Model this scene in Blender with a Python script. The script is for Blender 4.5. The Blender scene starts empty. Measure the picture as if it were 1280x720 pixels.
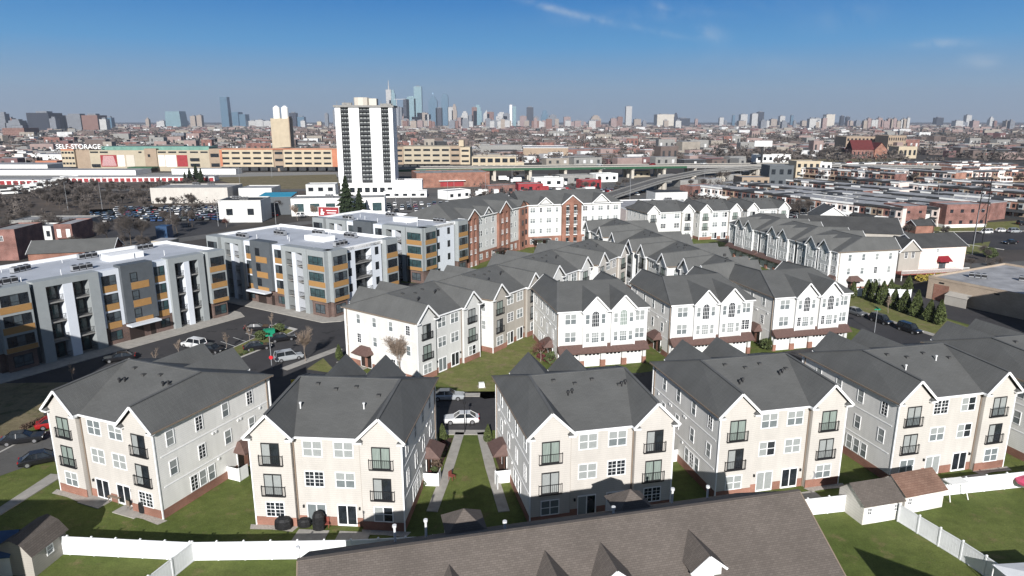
HAZE=7.5e-5; SKY=(1.0,.25,2.0); SKYS=.05; EXPO=.44; CLOUD=(0,0,0)
import bpy, math, random
from mathutils import Vector, Matrix
R=math.radians
rnd=random.Random(7)
scene=bpy.context.scene
COL=scene.collection

# ------------------------------------------------------------------ camera model (pin-hole of the drone)
CF=853.0; CP=math.atan(208.0/CF); CH=38.0
def G(px,py,z=0.0):
    """world point at height z seen at pixel (px,py) of the 1280x720 photo"""
    dx=(px-640)/CF; dy=(py-360)/CF
    fy=math.cos(CP)-dy*math.sin(CP); fz=-math.sin(CP)-dy*math.cos(CP)
    t=(z-CH)/fz
    return (dx*t, fy*t)
def XD(px,y,z=0.0):
    return (px-640)/CF*(y*math.cos(CP)+(CH-z)*math.sin(CP))
def ZT(py,y):
    return CH-y*math.tan(math.atan((py-360)/CF)+CP)

# ------------------------------------------------------------------ mesh builder
class MB:
    def __init__(s): s.v=[]; s.f=[]; s.m=[]
    def poly(s,pts,mi=0):
        b=len(s.v); s.v+= [tuple(p) for p in pts]; s.f.append(tuple(range(b,b+len(pts)))); s.m.append(mi); return s
    def box(s,x0,x1,y0,y1,z0,z1,mi=0,top=None):
        b=len(s.v)
        s.v+=[(x0,y0,z0),(x1,y0,z0),(x1,y1,z0),(x0,y1,z0),(x0,y0,z1),(x1,y0,z1),(x1,y1,z1),(x0,y1,z1)]
        s.f+=[(b,b+3,b+2,b+1),(b+4,b+5,b+6,b+7),(b,b+1,b+5,b+4),(b+1,b+2,b+6,b+5),(b+2,b+3,b+7,b+6),(b+3,b,b+4,b+7)]
        s.m+=[mi, mi if top is None else top, mi,mi,mi,mi]; return s
    def prism(s,pts,z0,z1,mi=0,top=None):
        n=len(pts); b=len(s.v)
        s.v+=[(p[0],p[1],z0) for p in pts]+[(p[0],p[1],z1) for p in pts]
        s.f.append(tuple(range(b+n-1,b-1,-1))); s.m.append(mi)
        s.f.append(tuple(range(b+n,b+2*n))); s.m.append(mi if top is None else top)
        for i in range(n):
            j=(i+1)%n; s.f.append((b+i,b+j,b+n+j,b+n+i)); s.m.append(mi)
        return s
    def ext(s,pts,d,mi=0,caps=True):
        """extrude a planar 3-D polygon by vector d"""
        n=len(pts); b=len(s.v)
        s.v+=[tuple(p) for p in pts]+[(p[0]+d[0],p[1]+d[1],p[2]+d[2]) for p in pts]
        if caps:
            s.f+=[tuple(range(b,b+n)),tuple(range(b+2*n-1,b+n-1,-1))]; s.m+=[mi,mi]
        for i in range(n):
            j=(i+1)%n; s.f.append((b+i,b+n+i,b+n+j,b+j)); s.m.append(mi)
        return s
    def beam(s,p,q,w,h,mi=0):
        p=Vector(p);q=Vector(q);d=(q-p)
        if d.length<1e-6: return s
        d.normalize(); up=Vector((0,0,1))
        if abs(d.z)>.99: up=Vector((0,1,0))
        a=d.cross(up).normalized()*w/2; c=a.cross(d).normalized()*h/2
        return s.ext([p-a-c,p+a-c,p+a+c,p-a+c],q-p,mi)
    def tube(s,p,q,r0,r1,n=6,mi=0,cap=True):
        p=Vector(p);q=Vector(q);d=(q-p)
        if d.length<1e-6: return s
        d.normalize(); up=Vector((0,0,1)) if abs(d.z)<.9 else Vector((1,0,0))
        a=d.cross(up).normalized(); c=a.cross(d)
        b=len(s.v)
        for (o,r) in ((p,r0),(q,r1)):
            for i in range(n):
                t=2*math.pi*i/n; s.v.append(tuple(o+a*math.cos(t)*r+c*math.sin(t)*r))
        for i in range(n):
            j=(i+1)%n; s.f.append((b+i,b+j,b+n+j,b+n+i)); s.m.append(mi)
        if cap:
            s.f.append(tuple(range(b+n,b+2*n))); s.m.append(mi)
            s.f.append(tuple(range(b+n-1,b-1,-1))); s.m.append(mi)
        return s
    def xf(s,o,ang,start=0):
        """rotate about z and move the verts from index start"""
        c,k=math.cos(R(ang)),math.sin(R(ang))
        for i in range(start,len(s.v)):
            x,y,z=s.v[i]; s.v[i]=(o[0]+x*c-y*k,o[1]+x*k+y*c,z+(o[2] if len(o)>2 else 0))
        return s
    def mesh(s,name,mats):
        me=bpy.data.meshes.new(name); me.from_pydata(s.v,[],s.f)
        for m in mats: me.materials.append(M[m] if isinstance(m,str) else m)
        if len(mats)>1: me.polygons.foreach_set('material_index',s.m)
        me.update(); return me
    def build(s,name,mats,parent=None,loc=(0,0,0),rz=0):
        if isinstance(mats,str): mats=[mats]
        return inst(name,s.mesh(name,mats),parent,loc,rz)

def inst(name,me,parent=None,loc=(0,0,0),rz=0):
    o=bpy.data.objects.new(name,me); COL.objects.link(o)
    o.location=(loc[0],loc[1],loc[2] if len(loc)>2 else 0); o.rotation_euler=(0,0,R(rz))
    if parent is not None: o.parent=parent
    return o
def tag(o,label,cat,group=None,kind=None):
    if label: o['label']=label
    if cat: o['category']=cat
    if group: o['group']=group
    if kind: o['kind']=kind
    return o
def thing(name,label,cat,loc=(0,0,0),rz=0,group=None):
    return tag(inst(name,None,None,loc,rz),label,cat,group)
KIDS={}
def copy_tree(o,parent=None):
    c=o.copy(); COL.objects.link(c)
    if parent is not None: c.parent=parent
    for ch in list(o.children): copy_tree(ch,c)
    return c
def dup(o,loc,rz,label=None,group=None,scale=None):
    c=copy_tree(o); c.location=(loc[0],loc[1],loc[2] if len(loc)>2 else 0); c.rotation_euler=(0,0,R(rz))
    if label: c['label']=label
    if group: c['group']=group
    if scale: c.scale=scale if isinstance(scale,tuple) else (scale,)*3
    return c
CACHE={}
def cached(key,fn):
    if key not in CACHE: CACHE[key]=fn()
    return CACHE[key]

# ------------------------------------------------------------------ materials
M={}
def mat(name,col,rough=.8,var=.12,scale=1.5,metal=0,spec=.3,bump=0,bscale=20,col2=None,detail=6,coat=0,stretch=(1,1,1)):
    m=bpy.data.materials.new(name); m.use_nodes=True; nt=m.node_tree; N=nt.nodes; L=nt.links
    b=N['Principled BSDF']; b.inputs['Roughness'].default_value=rough; b.inputs['Metallic'].default_value=metal
    b.inputs['Specular IOR Level'].default_value=spec; b.inputs['Coat Weight'].default_value=coat
    c=(*col,1)
    if var>0 or col2:
        tc=N.new('ShaderNodeTexCoord'); mp=N.new('ShaderNodeMapping'); mp.inputs['Scale'].default_value=stretch
        L.new(tc.outputs['Object'],mp.inputs['Vector'])
        nz=N.new('ShaderNodeTexNoise'); nz.inputs['Scale'].default_value=scale; nz.inputs['Detail'].default_value=detail; nz.inputs['Roughness'].default_value=.62
        L.new(mp.outputs[0],nz.inputs['Vector'])
        rp=N.new('ShaderNodeValToRGB'); L.new(nz.outputs[0],rp.inputs[0])
        a=col2 if col2 else tuple(x*(1-var) for x in col); z=col if col2 else tuple(min(1,x*(1+var)) for x in col)
        rp.color_ramp.elements[0].position=.32; rp.color_ramp.elements[1].position=.68
        rp.color_ramp.elements[0].color=(*a,1); rp.color_ramp.elements[1].color=(*z,1)
        L.new(rp.outputs[0],b.inputs['Base Color'])
    else: b.inputs['Base Color'].default_value=c
    if bump>0:
        tc2=N.new('ShaderNodeTexCoord'); n2=N.new('ShaderNodeTexNoise'); n2.inputs['Scale'].default_value=bscale; n2.inputs['Detail'].default_value=4
        L.new(tc2.outputs['Object'],n2.inputs['Vector'])
        bp=N.new('ShaderNodeBump'); bp.inputs['Strength'].default_value=bump; bp.inputs['Distance'].default_value=.05
        L.new(n2.outputs[0],bp.inputs['Height']); L.new(bp.outputs[0],b.inputs['Normal'])
    M[name]=m; return m
def siding(name,col,line=.22):
    m=mat(name,col,.7,.06,1.1,spec=.25,stretch=(1,1,.25)); nt=m.node_tree; N=nt.nodes; L=nt.links; b=N['Principled BSDF']
    src=b.inputs['Base Color'].links[0].from_socket
    tc=N.new('ShaderNodeTexCoord'); sp=N.new('ShaderNodeSeparateXYZ'); L.new(tc.outputs['Object'],sp.inputs[0])
    mu=N.new('ShaderNodeMath'); mu.operation='MULTIPLY'; mu.inputs[1].default_value=1/line; L.new(sp.outputs['Z'],mu.inputs[0])
    fr=N.new('ShaderNodeMath'); fr.operation='FRACT'; L.new(mu.outputs[0],fr.inputs[0])
    bp=N.new('ShaderNodeBump'); bp.inputs['Strength'].default_value=.5; bp.inputs['Distance'].default_value=.03
    L.new(fr.outputs[0],bp.inputs['Height']); L.new(bp.outputs[0],b.inputs['Normal'])
    lp=N.new('ShaderNodeMapRange'); lp.inputs[1].default_value=.0; lp.inputs[2].default_value=.3; lp.inputs[3].default_value=.86; lp.inputs[4].default_value=1.02; L.new(fr.outputs[0],lp.inputs[0])
    n3=N.new('ShaderNodeTexNoise'); n3.inputs['Scale'].default_value=.25; n3.inputs['Detail'].default_value=5; L.new(tc.outputs['Object'],n3.inputs['Vector'])
    r3=N.new('ShaderNodeMapRange'); r3.inputs[1].default_value=.3; r3.inputs[2].default_value=.7; r3.inputs[3].default_value=.94; r3.inputs[4].default_value=1.05; L.new(n3.outputs[0],r3.inputs[0])
    mm=N.new('ShaderNodeMath'); mm.operation='MULTIPLY'; L.new(lp.outputs[0],mm.inputs[0]); L.new(r3.outputs[0],mm.inputs[1])
    vs=N.new('ShaderNodeVectorMath'); vs.operation='SCALE'; L.new(src,vs.inputs[0]); L.new(mm.outputs[0],vs.inputs['Scale']); L.new(vs.outputs[0],b.inputs['Base Color'])
def bricky(name,c1,c2,mortar,sx=.22,sy=.075,ms=.012,rough=.9,axis='wall',var=.3):
    """brick / shingle courses: u along x+y, v along z (walls) or along the slope height (roofs)"""
    m=bpy.data.materials.new(name); m.use_nodes=True; nt=m.node_tree; N=nt.nodes; L=nt.links
    b=N['Principled BSDF']; b.inputs['Roughness'].default_value=rough; b.inputs['Specular IOR Level'].default_value=.2
    tc=N.new('ShaderNodeTexCoord'); sp=N.new('ShaderNodeSeparateXYZ'); L.new(tc.outputs['Object'],sp.inputs[0])
    ad=N.new('ShaderNodeMath'); ad.operation='ADD'; L.new(sp.outputs['X'],ad.inputs[0]); L.new(sp.outputs['Y'],ad.inputs[1])
    cb=N.new('ShaderNodeCombineXYZ')
    if axis=='wall': L.new(ad.outputs[0],cb.inputs[0]); L.new(sp.outputs['Z'],cb.inputs[1])
    else: L.new(sp.outputs['X'],cb.inputs[0]); L.new(sp.outputs['Y'],cb.inputs[1])
    br=N.new('ShaderNodeTexBrick'); br.inputs['Scale'].default_value=1; br.inputs['Brick Width'].default_value=sx; br.inputs['Row Height'].default_value=sy
    br.inputs['Mortar Size'].default_value=ms; br.inputs['Color1'].default_value=(*c1,1); br.inputs['Color2'].default_value=(*c2,1); br.inputs['Mortar'].default_value=(*mortar,1)
    br.inputs['Bias'].default_value=0
    L.new(cb.outputs[0],br.inputs['Vector'])
    nz=N.new('ShaderNodeTexNoise'); nz.inputs['Scale'].default_value=.35; nz.inputs['Detail'].default_value=8; L.new(tc.outputs['Object'],nz.inputs['Vector'])
    mr=N.new('ShaderNodeMapRange'); mr.inputs[1].default_value=.3; mr.inputs[2].default_value=.7; mr.inputs[3].default_value=1-var; mr.inputs[4].default_value=1+var
    L.new(nz.outputs[0],mr.inputs[0])
    mx=N.new('ShaderNodeVectorMath'); mx.operation='SCALE'; L.new(br.outputs['Color'],mx.inputs[0]); L.new(mr.outputs[0],mx.inputs['Scale'])
    L.new(mx.outputs[0],b.inputs['Base Color']); M[name]=m
siding('cream_siding',(.50,.472,.437)); siding('lifted_grey_siding',(.80,.785,.755)); siding('white_siding',(.58,.58,.565)); siding('warm_white_siding',(.68,.66,.625))  # grey siding is lightened to stand in for sunlight the side walls barely catch
siding('tan_siding',(.37,.345,.31)); siding('pink_siding',(.78,.66,.60)); siding('shed_siding',(.66,.63,.58),.3)
mat('white_trim',(.80,.80,.80),.5,.03); mat('vinyl_fence',(.74,.75,.76),.5,.07,.8); mat('white_paint',(.78,.78,.76),.6,.06,2)
mat('gutter_brown',(.22,.17,.13),.6,.05); mat('dark_metal',(.02,.02,.022),.45,.1); mat('grey_metal',(.35,.36,.38),.4,.1,metal=.3)
mat('pipe_white',(.7,.7,.7),.5,.05)
bricky('shingle_grey',(.100,.101,.099),(.113,.114,.112),(.088,.089,.087),.5,.16,.02,.85,'roof',.10)
bricky('shingle_dark',(.058,.058,.058),(.070,.070,.070),(.045,.045,.045),.5,.16,.02,.85,'roof',.15)
bricky('shingle_brown',(.110,.094,.083),(.136,.116,.103),(.084,.071,.062),.30,.13,.012,.9,'roof',.12)
bricky('shingle_rust',(.17,.10,.075),(.21,.13,.098),(.12,.07,.05),.42,.2,.014,.9,'roof',.2)
bricky('brick_red',(.30,.12,.08),(.38,.17,.12),(.36,.27,.22),.22,.08,.012)
bricky('brick_orange',(.22,.085,.06),(.27,.11,.078),(.25,.18,.14),.22,.08,.012)
bricky('brick_dark',(.10,.065,.055),(.15,.09,.075),(.14,.12,.11),.3,.1,.012)
bricky('brick_row',(.16,.062,.052),(.21,.088,.072),(.24,.17,.15),.22,.08,.012,var=.35)
bricky('block_tan',(.36,.29,.225),(.40,.32,.25),(.30,.25,.2),.6,.3,.02,var=.12)
mat('pent_brown',(.115,.07,.06),.6,.15,3); mat('garage_door',(.62,.62,.61),.5,.03)
mat('grass',(.120,.130,.036),.95,.3,.35,col2=(.070,.088,.024),detail=12,bump=.6,bscale=14)
mat('grass_dry',(.185,.15,.09),.95,.3,.5,col2=(.12,.115,.045),detail=10,bump=.5,bscale=12)
mat('grass_worn',(.165,.150,.062),.95,.3,.22,col2=(.090,.105,.032),detail=12,bump=.6,bscale=14)
mat('asphalt',(.050,.049,.052),.9,.22,.35,detail=10); mat('asphalt_old',(.14,.135,.13),.9,.25,.3,detail=10)
mat('concrete',(.34,.32,.29),.9,.15,1.2,detail=8); mat('concrete_grey',(.24,.235,.225),.9,.18,.8); mat('kerb',(.48,.46,.43),.9,.1,2)
mat('paint_line',(.6,.6,.58),.8,.2,3); mat('gravel',(.38,.35,.31),.95,.3,8,detail=10); mat('mulch',(.06,.035,.025),.95,.4,6)
mat('scrub',(.115,.088,.070),.95,.3,.06,col2=(.050,.042,.034),detail=14)
mat('dirt',(.075,.062,.055),.95,.35,.05,col2=(.035,.033,.028),detail=14)
mat('panel_grey',(.28,.30,.305),.6,.05,1); mat('panel_dark',(.085,.095,.105),.6,.08,1); mat('panel_white',(.62,.65,.70),.5,.03,1)
mat('panel_orange',(.33,.185,.07),.6,.12,2,stretch=(1,1,6)); mat('recess_wall',(.07,.075,.08),.6,.1)
mat('membrane',(.42,.44,.48),.7,.1,.25,detail=8); mat('parapet_white',(.80,.80,.80),.6,.04)
mat('roof_light',(.30,.30,.31),.8,.3,.25,detail=10); mat('roof_mid',(.25,.25,.25),.85,.3,.25,detail=10); mat('roof_black',(.04,.042,.045),.85,.25,.4)
mat('door_dark',(.03,.022,.02),.4,.1); mat('door_red',(.25,.03,.03),.5,.1); mat('awning_red',(.20,.012,.02),.7,.1)
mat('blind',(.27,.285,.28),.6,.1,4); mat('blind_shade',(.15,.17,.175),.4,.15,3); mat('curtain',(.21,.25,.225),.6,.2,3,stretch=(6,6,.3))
def glass(name,col,rough=.06,var=.5):
    m=mat(name,col,rough,var,.9,spec=.6); return m
glass('glass_dark',(.018,.022,.027)); glass('glass_mid',(.07,.085,.095)); glass('glass_teal',(.035,.065,.07))
mat('bark',(.10,.08,.065),.95,.3,4); mat('bark_pale',(.24,.20,.17),.95,.25,4); mat('twig',(.098,.084,.076),.95,.3,1.5); mat('twig_pale',(.27,.21,.165),.95,.25,2); mat('twig_red',(.13,.06,.05),.95,.25,2)
mat('leaf_arbor',(.085,.105,.034),.9,.4,1.5,col2=(.040,.054,.018)); mat('leaf_pine',(.032,.048,.022),.9,.4,1,col2=(.016,.026,.012)); mat('leaf_shrub',(.07,.09,.035),.9,.4,3); mat('shrub_red',(.10,.03,.03),.9,.4,3); mat('shrub_brown',(.10,.07,.05),.9,.4,3); mat('shrub_yellow',(.34,.27,.06),.9,.3,3)
CARS={'white':(.75,.75,.75),'black':(.012,.012,.014),'silver':(.38,.40,.42),'grey':(.12,.125,.13),'blue':(.03,.07,.18),'red':(.35,.02,.02),'dark green':(.02,.05,.04),'tan':(.3,.25,.18)}
for k,c in CARS.items(): mat('paint_'+k,c,.3,.04,1,metal=.25,spec=.5,coat=.5)
mat('tyre',(.015,.015,.015),.9,.2); mat('rim',(.4,.4,.42),.3,.1,metal=.7); mat('lamp_clear',(.7,.7,.7),.2,0); mat('lamp_red',(.3,.01,.01),.3,0)
mat('sign_green',(.01,.22,.12),.5,.05); mat('sign_red',(.55,.02,.03),.5,.05); mat('sign_yellow',(.65,.45,.03),.5,.05); mat('sign_blue',(.025,.06,.13),.5,.05); mat('sign_white',(.8,.8,.8),.5,.03)
mat('teal_roof',(.03,.28,.42),.5,.1); mat('blue_tarp',(.05,.10,.19),.5,.1); mat('girder_green',(.025,.085,.045),.6,.15); mat('red_metal',(.27,.03,.035),.6,.2,.5); mat('dark_red_roof',(.10,.02,.02),.8,.2,.4)
mat('cream_wall',(.44,.37,.27),.8,.1,.2); mat('beige_wall',(.38,.33,.25),.8,.08,.2); mat('brown_wall',(.30,.23,.17),.8,.1,.2); mat('orange_wall',(.42,.17,.10),.8,.12,.2); mat('green_glass_roof',(.13,.25,.21),.5,.2,.3)
mat('black_cover',(.012,.012,.013),.6,.3,4,bump=.5,bscale=6); mat('wood_red',(.22,.06,.045),.8,.15); mat('pink_cloth',(.6,.08,.16),.6,.1)
mat('stone_pale',(.5,.46,.4),.8,.1,.05); 

def ground_mat(name,c1,c2,c3,s1=.12,s2=1.2,s3=9,rough=.95,amt=.35,patch=(.52,.62)):
    m=bpy.data.materials.new(name); m.use_nodes=True; nt=m.node_tree; N=nt.nodes; L=nt.links; b=N['Principled BSDF']; b.inputs['Roughness'].default_value=rough; b.inputs['Specular IOR Level'].default_value=.15
    tc=N.new('ShaderNodeTexCoord')
    def nz(s,d=8,r=.6):
        n=N.new('ShaderNodeTexNoise'); n.inputs['Scale'].default_value=s; n.inputs['Detail'].default_value=d; n.inputs['Roughness'].default_value=r; L.new(tc.outputs['Object'],n.inputs['Vector']); return n.outputs[0]
    def mr(v,a,z,lo,hi):
        n=N.new('ShaderNodeMapRange'); n.inputs[1].default_value=a; n.inputs[2].default_value=z; n.inputs[3].default_value=lo; n.inputs[4].default_value=hi; L.new(v,n.inputs[0]); return n.outputs[0]
    def mix(f,a,z):
        n=N.new('ShaderNodeMix'); n.data_type='RGBA'; L.new(f,n.inputs['Factor'])
        for k,v in (('A',a),('B',z)):
            if isinstance(v,tuple): n.inputs[k].default_value=(*v,1)
            else: L.new(v,n.inputs[k])
        return n.outputs['Result']
    c=mix(mr(nz(s1),.38,.62,0,1),c1,c2); c=mix(mr(nz(s2*.45,10,.7),patch[0],patch[1],0,1),c,c3)
    f=mr(nz(s3,6,.75),.25,.75,1-amt,1+amt); g=mr(nz(s2,8,.7),.3,.7,1-amt*.6,1+amt*.6)
    mu=N.new('ShaderNodeMath'); mu.operation='MULTIPLY'; L.new(f,mu.inputs[0]); L.new(g,mu.inputs[1])
    v=N.new('ShaderNodeVectorMath'); v.operation='SCALE'; L.new(c,v.inputs[0]); L.new(mu.outputs[0],v.inputs['Scale']); L.new(v.outputs[0],b.inputs['Base Color'])
    bp=N.new('ShaderNodeBump'); bp.inputs['Strength'].default_value=.6; bp.inputs['Distance'].default_value=.06; L.new(f,bp.inputs['Height']); L.new(bp.outputs[0],b.inputs['Normal'])
    M[name]=m
ground_mat('grass',(.082,.108,.026),(.120,.142,.040),(.155,.135,.060),.10,1.0,7,patch=(.56,.68))
ground_mat('grass_worn',(.120,.135,.042),(.165,.168,.060),(.20,.165,.09),.10,1.0,7,patch=(.50,.64))
ground_mat('grass_dry',(.16,.135,.08),(.20,.165,.10),(.10,.10,.045),.12,1.0,7)
ground_mat('asphalt',(.046,.045,.048),(.060,.058,.060),(.032,.032,.034),.06,.5,5,.9,.16,(.60,.63))
ground_mat('asphalt_old',(.105,.102,.098),(.135,.13,.125),(.075,.073,.072),.06,.4,4,.9,.16,(.58,.61))
bricky('shingle_cap',(.105,.107,.107),(.118,.12,.12),(.09,.09,.09),.5,.16,.02,.85,'roof',.1)
# ================================================================== windows and doors (shared meshes)
def window_mesh(w,h,double=True,grid=False,frame='white_trim',pane='d'):
    """local: centred in x, sill at z=0, faces -y, sits proud of the wall plane y=0"""
    def mk():
        b=MB(); f=.09
        b.box(-w/2-f,w/2+f,-.05,0,-f,0); b.box(-w/2-f,w/2+f,-.05,0,h,h+f)
        b.box(-w/2-f,-w/2,-.05,0,0,h); b.box(w/2,w/2+f,-.05,0,0,h)
        b.box(-w/2,w/2,-.045,-.005,h/2-.03,h/2+.03)
        xs=[(-w/2,w/2)]
        if double: b.box(-.05,.05,-.05,0,0,h); xs=[(-w/2,-.05),(.05,w/2)]
        if grid:
            for (a,c) in xs:
                n=3 if c-a>.9 else 2
                for i in range(1,n): x=a+(c-a)*i/n; b.box(x-.016,x+.016,-.04,-.005,0,h)
                for z in (h*.25,h*.75): b.box(a,c,-.036,-.006,z-.014,z+.014)
        return b.mesh('window',[frame])
    return cached(('w',w,h,double,grid,frame),mk)
def pane_mesh(w,h,style,double=True):
    """style: d all dark, b blinds in the top sash, B blinds everywhere, c curtains, h one half drawn"""
    def mk():
        b=MB(); xs=[(-w/2,-.05),(.05,w/2)] if double else [(-w/2,w/2)]
        for i,(a,c) in enumerate(xs):
            if style=='d': lo=hi=0
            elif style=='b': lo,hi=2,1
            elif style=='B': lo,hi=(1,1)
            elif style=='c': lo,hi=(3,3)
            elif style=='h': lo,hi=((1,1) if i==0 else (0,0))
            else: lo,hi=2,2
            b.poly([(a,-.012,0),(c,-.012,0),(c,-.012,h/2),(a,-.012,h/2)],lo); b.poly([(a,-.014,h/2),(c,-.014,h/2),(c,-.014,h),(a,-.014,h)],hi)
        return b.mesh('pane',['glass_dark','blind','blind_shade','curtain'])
    return cached(('p',w,h,style,double),mk)
def add_window(root,x,y,z,rz,w,h,double=True,style=None,grid=None,frame='white_trim',name='window'):
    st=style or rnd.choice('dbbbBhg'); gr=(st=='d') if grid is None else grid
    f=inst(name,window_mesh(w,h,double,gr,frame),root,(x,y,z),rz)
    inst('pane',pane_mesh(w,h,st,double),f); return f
def arched_mesh(w,h):
    def mk():
        b=MB(); r=w/2; zc=h-r; n=12; f=.1
        for i in range(n):
            a0,a1=math.pi*i/n,math.pi*(i+1)/n
            P=lambda rr,a:(rr*math.cos(a),zc+rr*math.sin(a))
            p0,p1,q0,q1=P(r,a0),P(r,a1),P(r+f,a0),P(r+f,a1)
            b.ext([(p0[0],-.05,p0[1]),(q0[0],-.05,q0[1]),(q1[0],-.05,q1[1]),(p1[0],-.05,p1[1])],(0,.05,0))
        b.box(-r-f,-r,-.05,0,0,zc); b.box(r,r+f,-.05,0,0,zc); b.box(-r-f,r+f,-.05,0,-f,0)
        for x in (-r/2,0,r/2): b.box(x-.018,x+.018,-.04,-.004,0,h-.05-(0 if x==0 else .12*w))
        for z in (h*.25,h*.5,zc): b.box(-r,r,-.036,-.005,z-.018,z+.018)
        return b.mesh('arched_window',['white_trim'])
    return cached(('aw',w,h),mk)
def arched_pane(w,h,mt):
    def mk():
        r=w/2; zc=h-r; pts=[(r,-.012,0)]+[(r*math.cos(math.pi*i/12),-.012,zc+r*math.sin(math.pi*i/12)) for i in range(13)]+[(-r,-.012,0)]
        return MB().poly(pts).mesh('pane',[mt])
    return cached(('ap',w,h,mt),mk)
def slider_mesh(w,h,frame):
    def mk():
        b=MB(); f=.08
        b.box(-w/2-f,w/2+f,-.06,0,h,h+f+.04); b.box(-w/2-f,-w/2,-.06,0,0,h); b.box(w/2,w/2+f,-.06,0,0,h); b.box(-w/2-f,w/2+f,-.07,0,-.06,0)
        b.box(-.05,.05,-.055,0,0,h); b.box(-w/2,-.05,-.05,0,0,.12); b.box(.05,w/2,-.05,0,0,.12)
        return b.mesh('sliding_door',[frame])
    return cached(('sl',w,h,frame),mk)
def add_slider(root,x,y,z,rz,w,h,frame='white_trim',style=None,name='patio_door'):
    f=inst(name,slider_mesh(w,h,frame),root,(x,y,z),rz)
    inst('pane',pane_mesh(w,h,style or rnd.choice('dhcBg'),True),f); return f
def railing_mesh(w,h=1.0,dep=.2,bars=12,mt='dark_metal'):
    def mk():
        b=MB()
        for z in (.04,h): b.box(-w/2,w/2,-dep-.03,-dep,z-.03,z+.03); b.box(-w/2-.03,-w/2,-dep,0,z-.03,z+.03); b.box(w/2,w/2+.03,-dep,0,z-.03,z+.03)
        for i in range(bars+1):
            x=-w/2+w*i/bars; b.box(x-.014,x+.014,-dep-.025,-dep-.005,0,h)
        for s in (-1,1):
            for k in range(1,3): b.box(s*w/2-.012,s*w/2+.012,-dep*k/3-.012,-dep*k/3+.012,0,h)
        b.box(-w/2,w/2,-dep,0,-.08,-.02)
        return b.mesh('balcony_railing',[mt])
    return cached(('rl',w,h,dep,mt),mk)
def garage_mesh(w,h):
    def mk():
        b=MB(); b.box(-w/2,w/2,-.04,0,0,h,0)
        for i in range(1,4): b.box(-w/2,w/2,-.05,-.038,h*i/4-.015,h*i/4+.015,1)
        for i in range(4):
            x=-w/2+w*(i+.5)/4; b.box(x-.2,x+.2,-.055,-.036,h*.79,h*.92,2)
            for k in range(3): b.box(x-.24,x+.24,-.05,-.037,h*(.06+.25*k),h*(.19+.25*k),1)
        return b.mesh('garage_door',['garage_door','white_trim','glass_dark'])
    return cached(('gd',w,h),mk)
def vent_mesh(k):
    def mk():
        b=MB()
        if k==0:
            b.tube((0,0,-.4),(0,0,.55),.07,.07,8); b.tube((0,0,.5),(0,0,.62),.13,.13,8)
            return b.mesh('vent_pipe',['pipe_white'])
        b.tube((0,0,-.4),(0,0,.35),.09,.09,8); b.tube((0,0,.3),(.0,0,.5),.17,.12,8)
        return b.mesh('vent_pipe',['dark_metal'])
    return cached(('v',k),mk)

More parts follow.
